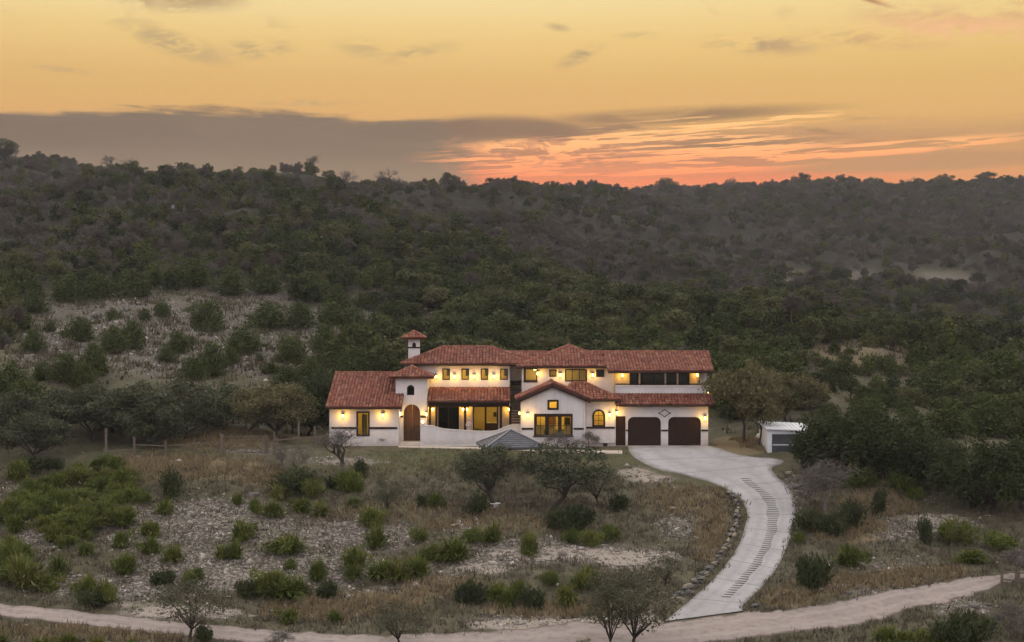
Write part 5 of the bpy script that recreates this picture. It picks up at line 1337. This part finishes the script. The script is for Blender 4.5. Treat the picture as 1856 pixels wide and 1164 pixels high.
reg('mesquite', [oak(60+s, 3200, .062, 2.3, 3.9, 26, .085, .26, crown_lo=.22, cl=.95) for s in range(3)], 'sparse', 'bark')
reg('bare', [baretree(80+s, 5.0, 5, 3, .15, .52, .2, 500, .28) for s in range(4)], 'twig', 'bark_grey')
reg('baregrey', [baretree(90+s, 3.2, 5, 3, .07, .75, .05, 1500, .22) for s in range(2)], 'twig', 'bark_grey')
def mixedclump(s):
    V, F = bladeclump(s, 300, 1.0, [1.0,.85,1.15,.95,.75,1.05,.9,1.1][s]); rs = np.random.default_rng(300+s)
    c = rs.normal(0,.34,(7,3)); c[:,2] = rs.uniform(.2,.6,7); p, d = shell(rs, c, rs.uniform(.22,.42,7), [500,900,300,1100,700,200,1000,600][s], .8, .3); p[:,2] = np.abs(p[:,2]); d = d*.5+np.array([0,0,.5]); d /= np.linalg.norm(d,axis=1)[:,None]
    V2, F2 = leafcloud(rs, p, .085, .3, d, .6)
    return np.concatenate([V,V2]), [F[0], np.concatenate([F[1], F2+len(V)])]
BLD = [npmesh('clump', *mixedclump(s), [M['blade']]) for s in range(8)]
SHR = [npmesh('bush', *(lambda r: (r[0], [r[1]]))(leafshrub(s, 1500, 1.0, [1.1,.9,1.3,1.0][s % 4])), [M['shrub'] if s < 4 else M['darkshrub']]) for s in range(8)]

def plant(kind, variant, loc, s, rz, name, label, cat='tree', group=None, sz=None):
    tm, cm = PROTO[kind][variant % len(PROTO[kind])]
    r = empty(name, loc, rz, (s, s, sz or s)); tag(r, label, cat, group)
    obj('trunk', tm, r); obj('crown', cm, r); return r
ORD = 'first second third fourth fifth sixth seventh eighth ninth tenth eleventh twelfth thirteenth fourteenth fifteenth sixteenth seventeenth eighteenth nineteenth twentieth'.split()
def ordinal(i): return ORD[i] if i < 20 else ('twenty-'+ORD[i-20] if i < 29 else 'thirtieth' if i == 29 else 'thirty-'+ORD[i-30])

# -- trees told apart by eye: (kind, variant, px base, py base, height px, width px, name, label)
TREES = [
 ('frontoak',0,897,921,116,132,'oak_tree','left of the two spreading oaks below the pavilion, leaning trunk'),
 ('frontoak',1,998,928,120,140,'oak_tree','right of the two spreading oaks below the pavilion'),
 ('bare',0,626,858,86,76,'leafless_tree','leafless grey tree standing before the left wing window'),
 ('bare',1,520,868,62,46,'leafless_tree','leafless twin-stemmed snag left of the bare tree, rising from dark shrubs'),
 ('bare',2,541,868,58,40,'leafless_tree','thin leafless snag just right of another snag, left of the house'),
 ('mesquite',0,702,932,68,56,'small_tree','slender grey green sapling alone on the upper slope'),
 ('mesquite',1,346,1158,112,112,'small_tree','small forked tree beside the gravel road at lower left'),
 ('mesquite',2,726,1172,80,104,'small_tree','low spreading tree at the bottom edge, centre of the road'),
 ('mesquite',0,1108,1185,152,120,'small_tree','left stem of the airy trees at the foot of the driveway'),
 ('mesquite',1,1150,1180,150,140,'small_tree','right stem of the airy trees at the foot of the driveway'),
 ('mesquite',2,1085,915,70,90,'small_tree','thin airy sapling right of the second oak on the slope'),
 ('mesquite',1,1205,1062,60,50,'small_tree','pale thin sapling on the stony bank above the retaining wall'),
 ('oak',0,168,800,100,140,'oak_tree','oak with pale trunk behind the left end of the rail fence'),
 ('oak',1,243,806,110,140,'oak_tree','oak with twin leaning trunks behind the rail fence'),
 ('oak',2,268,815,86,96,'oak_tree','smaller straight oak just right of the twin-trunked oak'),
 ('oak',3,336,798,108,136,'oak_tree','dark dense oak left of the high slatted fence'),
 ('oliveoak',1,497,800,104,124,'oak_tree','olive green oak right of the field gate'),
 ('oak',2,449,782,80,84,'oak_tree','oak behind the high slatted fence'),
 ('oak',0,60,836,86,120,'oak_tree','low dark oak at the far left edge above the green thicket'),
 ('oak',3,112,795,90,110,'oak_tree','oak second from the far left edge'),
 ('oak',1,205,782,84,120,'oak_tree','oak set back between the pale-trunked and twin-trunked oaks'),
 ('oak',2,300,784,86,110,'oak_tree','oak set back left of the dark dense oak'),
 ('oak',0,400,772,76,110,'oak_tree','oak set back above the high slatted fence'),
 ('oak',3,20,800,90,120,'oak_tree','oak at the very left edge of the view'),
 ('oak',3,530,786,80,90,'oak_tree','small oak between the olive oak and the house'),
 ('darkoak',0,556,790,110,100,'oak_tree','dark evergreen tree against the left end of the house'),
 ('darkoak',1,590,770,110,90,'oak_tree','dark evergreen tree rising behind the left wing roof'),
 ('talloak',0,1350,806,150,126,'oak_tree','brownish oak standing right of the garage'),
 ('talloak',1,1376,808,110,84,'oak_tree','oak with dark trunk between garage and white shed'),
 ('oliveoak',1,1425,768,96,116,'oak_tree','oak rising behind the white shed'),
 ('darkoak',0,1500,850,104,96,'evergreen_tree','dark evergreen tree overhanging the white shed'),
 ('darkoak',1,1530,862,124,140,'evergreen_tree','large dark evergreen tree right of the white shed'),
 ('darkoak',2,1600,872,120,130,'evergreen_tree','dark evergreen tree in the middle of the right-hand clump'),
 ('darkoak',0,1650,880,96,110,'evergreen_tree','dark evergreen tree at the right end of the dense clump'),
 ('darkoak',1,1474,856,80,70,'evergreen_tree','low dark evergreen bush-tree against the shed front'),
 ('darkoak',2,1700,890,100,110,'evergreen_tree','dark evergreen tree between the clump and the two-trunked oaks'),
 ('darkoak',0,1762,918,124,130,'evergreen_tree','dark single-trunked tree left of the twin trunks at right'),
 ('darkoak',1,1803,932,132,140,'evergreen_tree','dark tree with twin trunks near the right edge'),
 ('darkoak',2,1850,925,130,140,'evergreen_tree','dark tree cut off by the right edge of the view'),
 ('baregrey',0,1497,930,96,100,'leafless_bush','leafless grey bush beside the driveway under the dark trees'),
 ('baregrey',1,1828,1155,64,90,'leafless_bush','leafless grey bush at the lower right corner'),
 ('baregrey',0,1840,1052,60,70,'leafless_bush','leafless grey brush behind the fence at the right edge'),
 ('baregrey',1,510,1180,40,70,'leafless_bush','leafless brush at the bottom edge left of centre'),
 ('baregrey',1,848,806,30,20,'leafless_bush','small leafless bush against the courtyard wall'),
 ('baregrey',0,1066,812,32,30,'leafless_bush','small leafless bush at the corner of the gable block'),
 ('baregrey',0,698,808,18,26,'leafless_bush','small leafless bush at the right end of the left wing'),
 ('baregrey',1,1010,815,34,60,'leafless_bush','pale leafless bush under the triple window'),
]
EXT = {}
def extent(kind, variant):
    k = (kind, variant % len(PROTO[kind]))
    if k not in EXT:
        co = np.concatenate([np.array([v.co for v in m.vertices]) for m in PROTO[kind][k[1]]])
        EXT[k] = (np.percentile(co[:,2], 99.5), np.percentile(co[:,0], 98.5)-np.percentile(co[:,0], 1.5))
    return EXT[k]
for i, (kind, var, px, py, hp, wp, name, lab) in enumerate(TREES):
    p = G(px, py); hh, ww = extent(kind, var); sc = FPX/p.y; sz = hp/sc/hh; sx = sz if wp is None else wp/sc/ww
    plant(kind, var, (p.x, p.y, p.z-.05), sx, (0.0 if kind == 'frontoak' else (i*2.1) % 6.28), name, lab, 'tree' if 'tree' in name else 'bush', sz=sz)

# -- hillside junipers one can tell apart, given at the middle of their foot: (px, py, width px, height px)
JUN = [(147,618,56,50),(90,600,26,20),(205,640,60,56),(240,632,60,60),(324,640,52,46),(371,600,78,64),(441,638,76,54),(531,660,66,62),(120,692,76,60),(170,680,60,66),(384,680,72,68),(491,676,44,24),(10,622,40,44),(20,716,76,70),
       (485,596,80,56),(545,594,60,54),(60,640,50,50),(294,574,34,34),(262,580,26,26),(300,655,40,30),(420,660,40,36),(560,690,60,50),(590,640,56,60),(630,640,50,56),(640,690,80,70),(30,600,60,60),(8,570,70,60),(60,570,60,50),
       (690,620,70,60),(640,600,60,50),(350,690,60,50),(75,690,40,40),(55,760,90,80),(10,790,70,60),(690,665,80,60),(660,560,60,36),(610,560,60,50),(560,540,80,56),(180,545,70,56),(120,548,70,60),(240,540,80,60),(40,540,90,60),(420,535,70,60),(350,520,80,60),(480,530,70,56),
       (600,590,60,50),(650,650,70,60),(150,700,60,50),(520,700,60,44),(205,580,30,24),(120,610,24,18),(470,655,22,18),(345,625,24,20)]
JUN2 = [(1310,690,70,60),(1360,680,80,70),(1420,690,80,60),(1480,705,80,44),(1540,705,80,36),(1600,725,80,44),(1640,745,70,50),(1700,730,110,90),(1760,720,90,80),(1820,720,110,100),(1850,790,100,90),(1790,790,100,90),(1720,790,100,80),(1650,800,90,70),(1580,790,90,80),
        (1500,770,90,70),(1450,740,80,70),(1390,740,80,70),(1330,760,70,70),(1300,740,50,60),(1540,640,40,22),(1480,655,44,30),(1600,620,44,24),(1300,660,80,70),(1370,650,80,60),(1250,650,90,60),(1180,640,90,60),(1110,630,80,50),(1050,630,80,60),(960,635,90,56),(880,630,90,60),(820,630,90,70),(1430,660,80,60),(1660,660,70,40),(1740,670,80,50)]
def junipers(lst, region, grp, shrink=.8):
    bands = {}
    for q in lst: bands.setdefault(int(q[1]//45), []).append(q)
    keys = sorted(bands); n = len(keys)
    for bi, k in enumerate(keys):
        row = ORD[bi]+' row down'
        for j, (px, py, wp, hp) in enumerate(sorted(bands[k])):
            if 1440 < px < 1700 and py < 780: wp *= .62; hp *= .62
            p = G(px, py); v = (px*3+py) % 5; hh, ww = extent('juniper', v); sc = FPX/p.y
            sz = 'large' if wp > 75 else 'small' if wp < 42 else 'mid-sized'
            lab = f'{sz} dark juniper {region}, {ordinal(j)} from left in {row}'
            plant('juniper', v, (p.x, p.y, p.z-.1), wp/sc/ww*shrink, (px*1.7) % 6.28, 'juniper_tree', lab, 'tree', grp, sz=hp/sc/hh*(shrink+.08))
junipers(JUN, 'on stony left hillside', 'junipers on the stony hillside left of the house')
junipers(JUN2, 'behind the house', 'junipers in the valley behind the house')

# -- shrubs on the front slope: (px centre, py foot, width px, height px, type b=blades s=leafy d=dark leafy)
SH = [(313,905,58,46,'d'),(299,932,44,30,'b'),(237,897,34,28,'b'),(258,912,38,30,'b'),(220,992,42,36,'b'),(271,972,44,34,'b'),(275,1002,44,34,'b'),(313,1018,44,34,'b'),(229,1040,50,40,'b'),(158,1006,34,26,'b'),(295,1062,46,36,'d'),(345,1060,30,26,'b'),
      (105,1042,60,40,'b'),(44,1062,80,50,'b'),(20,1030,60,46,'b'),(80,1070,60,40,'b'),(157,1080,50,40,'b'),(189,1092,60,46,'b'),(165,1098,70,36,'d'),(437,980,50,44,'b'),(404,1012,40,28,'b'),(426,1012,44,30,'b'),(430,915,28,24,'b'),(462,932,30,22,'s'),(444,1084,40,36,'d'),(488,1070,66,44,'b'),(350,1050,40,22,'s'),
      (532,896,74,46,'d'),(505,905,40,34,'b'),(633,892,60,44,'s'),(650,868,36,30,'d'),(612,885,34,30,'d'),(546,928,40,30,'b'),(497,936,44,34,'b'),(581,934,44,28,'b'),(641,918,30,20,'b'),(565,905,40,30,'s'),
      (674,952,50,40,'b'),(681,994,56,44,'b'),(758,984,34,24,'s'),(766,918,22,22,'d'),(792,920,34,28,'s'),(862,936,44,36,'d'),(518,1002,76,40,'b'),(643,1030,60,40,'b'),(640,1050,40,26,'b'),(723,1052,70,44,'b'),(690,1048,50,38,'b'),(755,1046,50,40,'b'),
      (775,1016,40,30,'s'),(824,1016,70,46,'b'),(800,1014,50,34,'b'),(893,982,50,36,'b'),(858,982,44,26,'s'),(959,1006,44,48,'b'),(1022,962,56,40,'d'),(1050,958,60,44,'d'),(1070,988,44,34,'b'),(1035,985,40,30,'s'),(1108,978,40,34,'b'),(1122,926,36,30,'d'),
      (851,1094,46,52,'d'),(900,1088,56,40,'b'),(938,1086,50,44,'b'),(969,1102,56,40,'d'),(920,1098,40,30,'b'),(1028,1096,54,44,'b'),(1063,1062,60,40,'b'),(1045,1068,40,32,'b'),(997,1060,36,28,'s'),(574,1052,40,44,'b'),(515,1082,84,44,'b'),(470,1078,60,40,'b'),(591,1084,40,34,'d'),(545,1080,46,38,'b'),(525,1034,30,22,'s'),
      (522,1128,38,30,'b'),(605,1130,34,26,'s'),(371,1164,34,36,'d'),(0,1172,40,30,'b'),(65,1176,36,24,'b'),(125,1172,44,30,'b'),(178,1178,40,26,'b'),(240,1180,34,22,'s'),
      (1464,964,54,44,'d'),(1507,968,70,46,'d'),(1544,958,50,44,'d'),(1591,935,30,44,'d'),(1475,1062,76,66,'d'),(1537,1024,60,42,'b'),(1680,986,38,42,'d'),(1720,986,50,38,'s'),(1752,984,50,40,'s'),(1759,1020,54,30,'b'),(1448,985,30,24,'s'),
      (1715,1168,80,54,'d'),(1760,1168,90,60,'d'),(1606,1168,60,34,'b'),(1640,1172,60,36,'b'),(1680,1172,50,40,'b'),(1810,1000,60,30,'s'),(1640,890,60,30,'s'),(1560,880,60,36,'s'),(1660,905,40,26,'s'),
      (95,850,40,26,'d'),(60,856,50,30,'d'),(185,862,24,20,'d'),(150,868,30,24,'b'),(30,870,50,40,'b'),(868,778,26,14,'s')]
grs = np.random.default_rng(5)
for _ in range(78):       # thicket on the left: separate clumps packed close
    for t in range(30):
        a, b = grs.uniform(-5, 250), grs.uniform(850, 1070)
        ok = zone('green', np.array([a]), np.array([b]))[0] > .35+.3*(grs.random()-.5)
        if ok and all(abs(a-q[0]) > 9 or abs(b-q[1]) > 7 for q in SH): break
    if ok: SH.append((a, b, grs.uniform(24,64), grs.uniform(18,38), 'b' if grs.random() < .72 else 's'))
def shrubs():
    bands = [(0,872,'fence-line row'),(872,905,'top row'),(905,940,'second row'),(940,975,'third row'),(975,1006,'fourth row'),(1006,1040,'fifth row'),
             (1040,1072,'sixth row'),(1072,1110,'row above the road'),(1110,1300,'bottom row')]
    nm = {'b':('grass_clump','spiky green grass clump'),'s':('shrub','leafy light green shrub'),'d':('dark_shrub','dark green leafy shrub')}
    for lo, hi, row in bands:
        for side_, cond in (('left of the drive', lambda q: q[0] < 1300), ('right of the drive', lambda q: q[0] >= 1300)):
            for ty in 'bsd':
                L = sorted([q for q in SH if lo <= q[1] < hi and cond(q) and q[4] == ty])
                for j, (px, py, wp, hp, _) in enumerate(L):
                    p = G(px, py) if not (px == 868) else Vector((X(868,HY+2.2), HY+2.2, .5)); sc = FPX/p.y; rw = wp/sc/2*1.16
                    me = BLD[int(px*3+py) % 8] if ty == 'b' else SHR[int(px+py) % 4 + (4 if ty == 'd' else 0)]
                    hm = {'b':1.05,'s':1.25,'d':1.25}[ty]
                    o = obj(nm[ty][0], me, None, (p.x, p.y, p.z-.04), (px*1.3) % 6.28, (rw, rw*(.8+.5*((px*7+py*3) % 11)/11), hp/sc/hm*1.12))
                    n = len(L); which = f'{ordinal(j)} from left' if n > 1 else 'only one'
                    lab = f'{nm[ty][1]}, {which} in {row}, {side_}'
                    tag(o, lab, 'shrub', 'green shrubs on the front slope')
shrubs()

# ------------------------------------------------------------------ uncountable cover: forest, grass, rubble
def scatter(name, pts, rz, scl, idx, meshes, label, cat):
    col = bpy.data.collections.new(name+'_kinds')
    for i, me in enumerate(meshes):
        o = bpy.data.objects.new(f'{name}_kind_{i:02d}', me); col.objects.link(o)
    me = bpy.data.meshes.new(name); me.vertices.add(len(pts)); me.vertices.foreach_set('co', np.asarray(pts, np.float32).ravel())
    a = me.attributes.new('rot','FLOAT_VECTOR','POINT'); r = np.zeros((len(pts),3), np.float32); r[:,2] = rz; a.data.foreach_set('vector', r.ravel())
    a = me.attributes.new('scl','FLOAT_VECTOR','POINT'); a.data.foreach_set('vector', np.asarray(scl, np.float32).ravel())
    a = me.attributes.new('pidx','INT','POINT'); a.data.foreach_set('value', np.asarray(idx, np.int32))
    o = obj(name, me)
    ng = bpy.data.node_groups.new(name, 'GeometryNodeTree')
    ng.interface.new_socket('Geometry', in_out='INPUT', socket_type='NodeSocketGeometry'); ng.interface.new_socket('Geometry', in_out='OUTPUT', socket_type='NodeSocketGeometry')
    N = ng.nodes; L = ng.links; gi = N.new('NodeGroupInput'); go = N.new('NodeGroupOutput')
    ip = N.new('GeometryNodeInstanceOnPoints'); ci = N.new('GeometryNodeCollectionInfo'); ci.inputs['Collection'].default_value = col
    ci.inputs['Separate Children'].default_value = True; ci.inputs['Reset Children'].default_value = True
    def na(n, t): x = N.new('GeometryNodeInputNamedAttribute'); x.data_type = t; x.inputs['Name'].default_value = n; return x.outputs['Attribute']
    L.new(gi.outputs[0], ip.inputs['Points']); L.new(ci.outputs[0], ip.inputs['Instance']); ip.inputs['Pick Instance'].default_value = True
    L.new(na('pidx','INT'), ip.inputs['Instance Index']); L.new(na('rot','FLOAT_VECTOR'), ip.inputs['Rotation']); L.new(na('scl','FLOAT_VECTOR'), ip.inputs['Scale'])
    L.new(ip.outputs[0], go.inputs[0])
    md = o.modifiers.new('scatter','NODES'); md.node_group = ng
    tag(o, label, cat, kind='stuff'); return o
def joined(kind, tr, cr, tm, cm, name):
    V, F, mi = merge([(tr[0], tr[1], 1)] + [(cr[0], f, 0) for f in cr[1][:1]]) if len(cr[1]) == 1 else (None,)*3
    return npmesh(name, V, F, [M[cm], M[tm]], mi)
M['forest_oak'] = island('woodland_foliage', [(.018,.024,.009),(.030,.038,.013),(.046,.055,.019),(.064,.072,.025),(.086,.088,.034),(.115,.105,.05)], .8, .15, .68, .12)
M['forest_juniper'] = island('woodland_juniper', [(.014,.022,.007),(.024,.035,.010),(.038,.052,.014),(.054,.068,.018),(.074,.084,.024),(.10,.10,.036)], .8, .15, .68, .12)
FJ = [joined('j', *juniper(200+s, 800, .30, 2.2, [4.2,3.8,4.8,3.6][s], 9, [.35,.2,.5,.3][s]), 'bark', 'forest_juniper', 'far_evergreen') for s in range(4)]
FO = [joined('o', *oak(220+s, 1100, .26, 3.2, 5.6, 18, .2, .3, crown_lo=.2, cl=1.25), 'bark', 'forest_oak', 'far_oak') for s in range(3)]
FB = [joined('b', *baretree(240+s, 6.0, 4, 3, .14, .50, .22, 1300, .70), 'bark_grey', ['browntwig','twig','browntwig','browntwig'][s], 'far_bare') for s in range(4)]
def forest():
    rs = np.random.default_rng(12); n = 110000
    Y = np.sqrt(rs.uniform(140**2, 800**2, n)); x = rs.uniform(-.42, .42, n)*Y
    h = H(x, Y); px, py = to_px(x, Y, h)
    keep = np.ones(n, bool)
    keep &= ~((np.abs(x) < 21) & (Y < 148))
    clear = np.maximum(zone('stone', px, py), zone('tan', px, py)); lowleft = (px < 680) & (py > 500)
    keep &= ~(lowleft & (Y < 250) & (zone('stone', px, py)+.4*(rs.random(n)-.5) > .05)); keep &= ~(lowleft & (Y < 158))                                  # junipers stand there one by one
    keep &= ~((clear > .5) & (py < 730) & (rs.random(n) < .92))
    keep &= ~((py > 640) & (px > 1270) & (Y < 200) & (rs.random(n) < .5))
    x, Y, h, px, py = x[keep], Y[keep], h[keep], px[keep], py[keep]
    # thin to a minimum spacing with a grid
    cell = {}; sel = []
    for i in range(len(x)):
        d = 2.6 if Y[i] < 300 else 2.8 if Y[i] < 450 else 3.2; k = (int(x[i]//d), int(Y[i]//d))
        if k in cell: continue
        cell[k] = 1; sel.append(i)
    x, Y, h, px, py = (a[sel] for a in (x, Y, h, px, py))
    nb = .5+.5*np.sin(x*.035+1.3)*np.sin(Y*.021+x*.012+.4)           # patches of leafless wood
    pb = np.clip(.10+.62*sstep(190, 400, Y)+(nb-.5)*.55, .04, .86)
    bare = rs.random(len(x)) < pb
    print('forest', len(x), 'bare', bare.sum())
    for nm, m, meshes, lab, cat in (('evergreen_forest', ~bare, FJ+FO, 'dark evergreen woodland covering the hillside behind the house', 'forest'), ('leafless_forest', bare, FB, 'grey brown leafless trees mixed through the hillside woodland', 'forest')):
        k = int(m.sum()); ridge = sstep(520, 720, Y[m])
        s = rs.uniform(.38, .82, k)*(.95+.22*ridge)*(1+.25*(rs.random(k) < .08)); idx = rs.integers(0, len(meshes), k); s = s*np.where((px[m] > 1430) & (px[m] < 1720) & (py[m] > 655) & (py[m] < 790), .72, 1.0)
        scatter(nm, np.stack([x[m], Y[m], h[m]-.15], 1), rs.uniform(0,6.28,k), np.stack([s*rs.uniform(.9,1.15,k), s, s*rs.uniform(.8,1.1,k)], 1), idx, meshes, lab, cat)
forest()
# ridge trees that stand out against the sky: (px, foot row, top row, width px)
for i, (px, tp, wp, hp, lab) in enumerate([(8,246,44,40,'tall dark tree on the skyline at the far left edge'),(205,268,60,40,'leafless tree on the skyline, largest left of the cloud bank centre'),(232,283,30,24,'small leafless tree beside the largest skyline tree'),(308,281,52,36,'leafless tree on the skyline above the hillside pole'),
        (570,294,70,34,'broad leafless tree on the skyline above the left wing'),(630,305,40,24,'small leafless tree right of the broad skyline tree'),(700,305,34,24,'leafless skyline tree left of the orange clouds'),(812,312,60,26,'rounded dark tree on the skyline at the edge of the orange glow'),
        (1208,318,60,28,'dark tree on the skyline under the orange clouds'),(1320,318,50,26,'bare-topped skyline tree right of the orange clouds'),(1452,316,56,34,'tall rounded skyline tree, highest at right'),(1650,316,60,30,'skyline tree right of the dip in the ridge'),(1712,320,44,26,'round dark skyline tree near the right'),(1788,320,56,26,'leafy skyline tree close to the right edge')]):
    Ys_ = np.arange(420, 800, 2.0); xs = (px-928)/FPX*Ys_; rows = to_px(xs, Ys_, H(xs, Ys_))[1]; k = int(np.argmin(rows)); Yb = Ys_[k]; x = xs[k]; z = H1(x, Yb)
    top = Z(tp, Yb); kind = 'oak' if 'dark' in lab or 'round' in lab or 'leafy' in lab else 'bare'
    hh, ww = extent(kind, i); s = min(max(top-z, hp*Yb/FPX), 6.8)/hh
    plant(kind, i, (x, Yb, z-.2), (min(wp*Yb/FPX/ww, s*1.15) if kind == 'oak' else s*1.25), i*1.1, 'ridge_tree', lab, 'tree', 'trees standing out along the ridge', sz=s)

def tufts(name, n, accept, hgt, wid, mtl, label, blades=5, seed=1, ymax=135, spread=.1):
    rs = np.random.default_rng(seed); Y = np.sqrt(rs.uniform(82**2, ymax**2, n)); x = rs.uniform(-.36,.36,n)*Y; h = base_h(x, Y); px, py = to_px(x, Y, h)
    k = accept(px, py, x, Y, rs); x, Y = x[k], Y[k]; rk = roadkeep(x, Y)
    off = np.ones(len(x), bool)
    for L, R_ in ((drL, drR), (rdL, rdR)):
        m_ = (L+R_)/2; w_ = np.linalg.norm(R_-L, axis=1)/2
        for j in range(0, len(m_), 2): off &= (x-m_[j,0])**2+(Y-m_[j,1])**2 > (w_[j]*.97)**2
    off &= ~((np.abs(x) < 19) & (Y > 123.3) & (Y < 142))
    x, Y, rk = x[off], Y[off], rk[off]; z = base_h(x, Y)+fine(x, Y)*rk; m = len(x)
    V = []; B = blades
    bx = np.repeat(x, B)+rs.normal(0,spread,m*B); by = np.repeat(Y, B)+rs.normal(0,spread,m*B); bz = np.repeat(z, B)-.03
    hh = hgt*rs.uniform(.5,1.3,m*B); a = rs.uniform(0,6.28,m*B); w = wid*rs.uniform(.7,1.3,m*B); ln = rs.normal(0,.35,(m*B,2))*hh[:,None]
    P0 = np.stack([bx-np.cos(a)*w, by-np.sin(a)*w, bz], 1); P1 = np.stack([bx+np.cos(a)*w, by+np.sin(a)*w, bz], 1); P2 = np.stack([bx+ln[:,0], by+ln[:,1], bz+hh], 1)
    V = np.stack([P0,P1,P2], 1).reshape(-1,3); F = np.arange(len(V)).reshape(-1,3)
    o = obj(name, npmesh(name, V, [F], [mtl])); tag(o, label, 'grass', kind='stuff'); print(name, m); return o
M['tangrass'] = island('dry_tan_grass', [(.17,.128,.072),(.225,.172,.098),(.135,.102,.06),(.29,.23,.135)], .9, .1, 0, .2)
M['olive'] = island('dull_olive_grass', [(.060,.058,.030),(.090,.080,.042),(.072,.064,.036),(.11,.095,.052)], .9, .1, 0, .2)
M['scrub'] = island('grey_scrub', [(.066,.058,.040),(.108,.094,.066),(.084,.07,.05),(.145,.126,.09)], .95, .05, 0, .1)
tufts('dry_grass', 60000, lambda px, py, x, Y, rs: rs.random(len(px)) < zone('tan', px, py)**1.3*.95*(Y < 132), .42, .045, M['tangrass'], 'tan dry grass in drifts across the front slope', 5, 2, spread=.14)
tufts('lawn_grass', 60000, lambda px, py, x, Y, rs: rs.random(len(px)) < np.maximum(zone('lawn', px, py)*.9, .12)*(Y < 132), .13, .03, M['olive'], 'short olive brown grass of the lawn before the house', 5, 3, spread=.16)
tufts('slope_scrub', 70000, lambda px, py, x, Y, rs: (py > 850) & (rs.random(len(px)) < .32-.22*zone('stone', px, py)-.25*zone('lawn', px, py)-.2*zone('sand', px, py)), .30, .05, M['scrub'], 'low grey brown scrub between the stones of the slope', 6, 4, spread=.2)
def rubble(name, n, accept, smin, smax, seed, y0, y1, mtl, label):
    rs = np.random.default_rng(seed); Y = np.sqrt(rs.uniform(y0**2, y1**2, n)); x = rs.uniform(-.36,.36,n)*Y; h = base_h(x, Y); px, py = to_px(x, Y, h)
    k = rs.random(n) < accept(px, py); x, Y = x[k], Y[k]
    off = np.ones(len(x), bool)
    for L, R_ in ((drL, drR), (rdL, rdR)):
        m_ = (L+R_)/2; w_ = np.linalg.norm(R_-L, axis=1)/2
        for j in range(0, len(m_), 2): off &= (x-m_[j,0])**2+(Y-m_[j,1])**2 > (w_[j]*1.02)**2
    x, Y = x[off], Y[off]; z = H(x, Y) if y1 > 140 else base_h(x, Y)+fine(x, Y)*roadkeep(x, Y); m = len(x)
    oct_ = np.array([(1,0,0),(0,1,0),(-1,0,0),(0,-1,0),(0,0,1),(0,0,-1)], float); ff = np.array([(0,1,4),(1,2,4),(2,3,4),(3,0,4),(1,0,5),(2,1,5),(3,2,5),(0,3,5)])
    s = (smin+(smax-smin)*rs.random(m)**3)[:,None,None]; V = oct_[None]*s*rs.uniform(.5,1.3,(m,6,1))*np.array([1.25,1.0,.62]); V = V+rs.normal(0,.18,(m,6,3))*s
    a = rs.uniform(0,6.28,m); c, sn = np.cos(a)[:,None], np.sin(a)[:,None]; vx = V[:,:,0]*c-V[:,:,1]*sn; vy = V[:,:,0]*sn+V[:,:,1]*c
    V = np.stack([vx+x[:,None], vy+Y[:,None], V[:,:,2]+z[:,None]+.02], 2).reshape(-1,3); F = (ff[None]+(np.arange(m)*6)[:,None,None]).reshape(-1,3)
    o = obj(name, npmesh(name, V, [F], [mtl])); tag(o, label, 'rubble', kind='stuff'); print(name, m)
M['rub'] = island('limestone_rubble', [(.075,.066,.056),(.27,.24,.20),(.12,.105,.09),(.42,.38,.325),(.19,.17,.145)], .95, .1)
rubble('limestone_rubble', 56000, lambda px, py: np.clip(zone('stone', px, py)*.95-zone('lawn', px, py)*.4, .015, 1)*(py > 815), .03, .17, 21, 82, 126, M['rub'], 'broken pale limestone scattered over the front slope')
rubble('limestone_blocks', 3600, lambda px, py: np.clip(zone('stone', px, py)*.8+.4*zone('sand', px, py)-zone('lawn', px, py)*.6, .02, 1)*(py > 830), .10, .36, 23, 82, 124, M['rub'], 'larger limestone lumps lying among the rubble of the slope')
rubble('hillside_rubble', 30000, lambda px, py: np.clip(zone('stone', px, py)*.7, 0, 1)*(py < 700), .08, .36, 22, 130, 300, M['rub'], 'pale broken limestone on the bare parts of the hillside')

M['hillscrub'] = island('hillside_scrub', [(.045,.046,.025),(.075,.068,.042),(.10,.088,.06),(.055,.06,.028)], .95, .05, 0, .1)
tufts('hillside_scrub', 44000, lambda px, py, x, Y, rs: (Y > 132) & (py < 790) & (np.abs(x) > 18) & (rs.random(len(px)) < .12+.45*zone('stone', px, py)+.35*zone('tan', px, py)), .55, .10, M['hillscrub'], 'low scrub and dead grass over the bare parts of the hillside', 6, 9, ymax=280, spread=.35)
# ------------------------------------------------------------------ evening haze in the valley
def haze():
    m = bpy.data.materials.new('evening_haze'); m.use_nodes = True; T = NT(m.node_tree); T.n.clear()
    o = T.n.new('ShaderNodeOutputMaterial'); v = T.n.new('ShaderNodeVolumePrincipled'); v.inputs['Color'].default_value = (.92,.90,.94,1); v.inputs['Density'].default_value = 0.00012; v.inputs['Anisotropy'].default_value = 0.0
    T.l.new(v.outputs[0], o.inputs['Volume'])
    b = MB().box(-1460, 1460, -460, 1460, -17.5, 100).build('haze', m); tag(b, 'thin evening haze filling the valley', 'haze', kind='stuff')
haze()
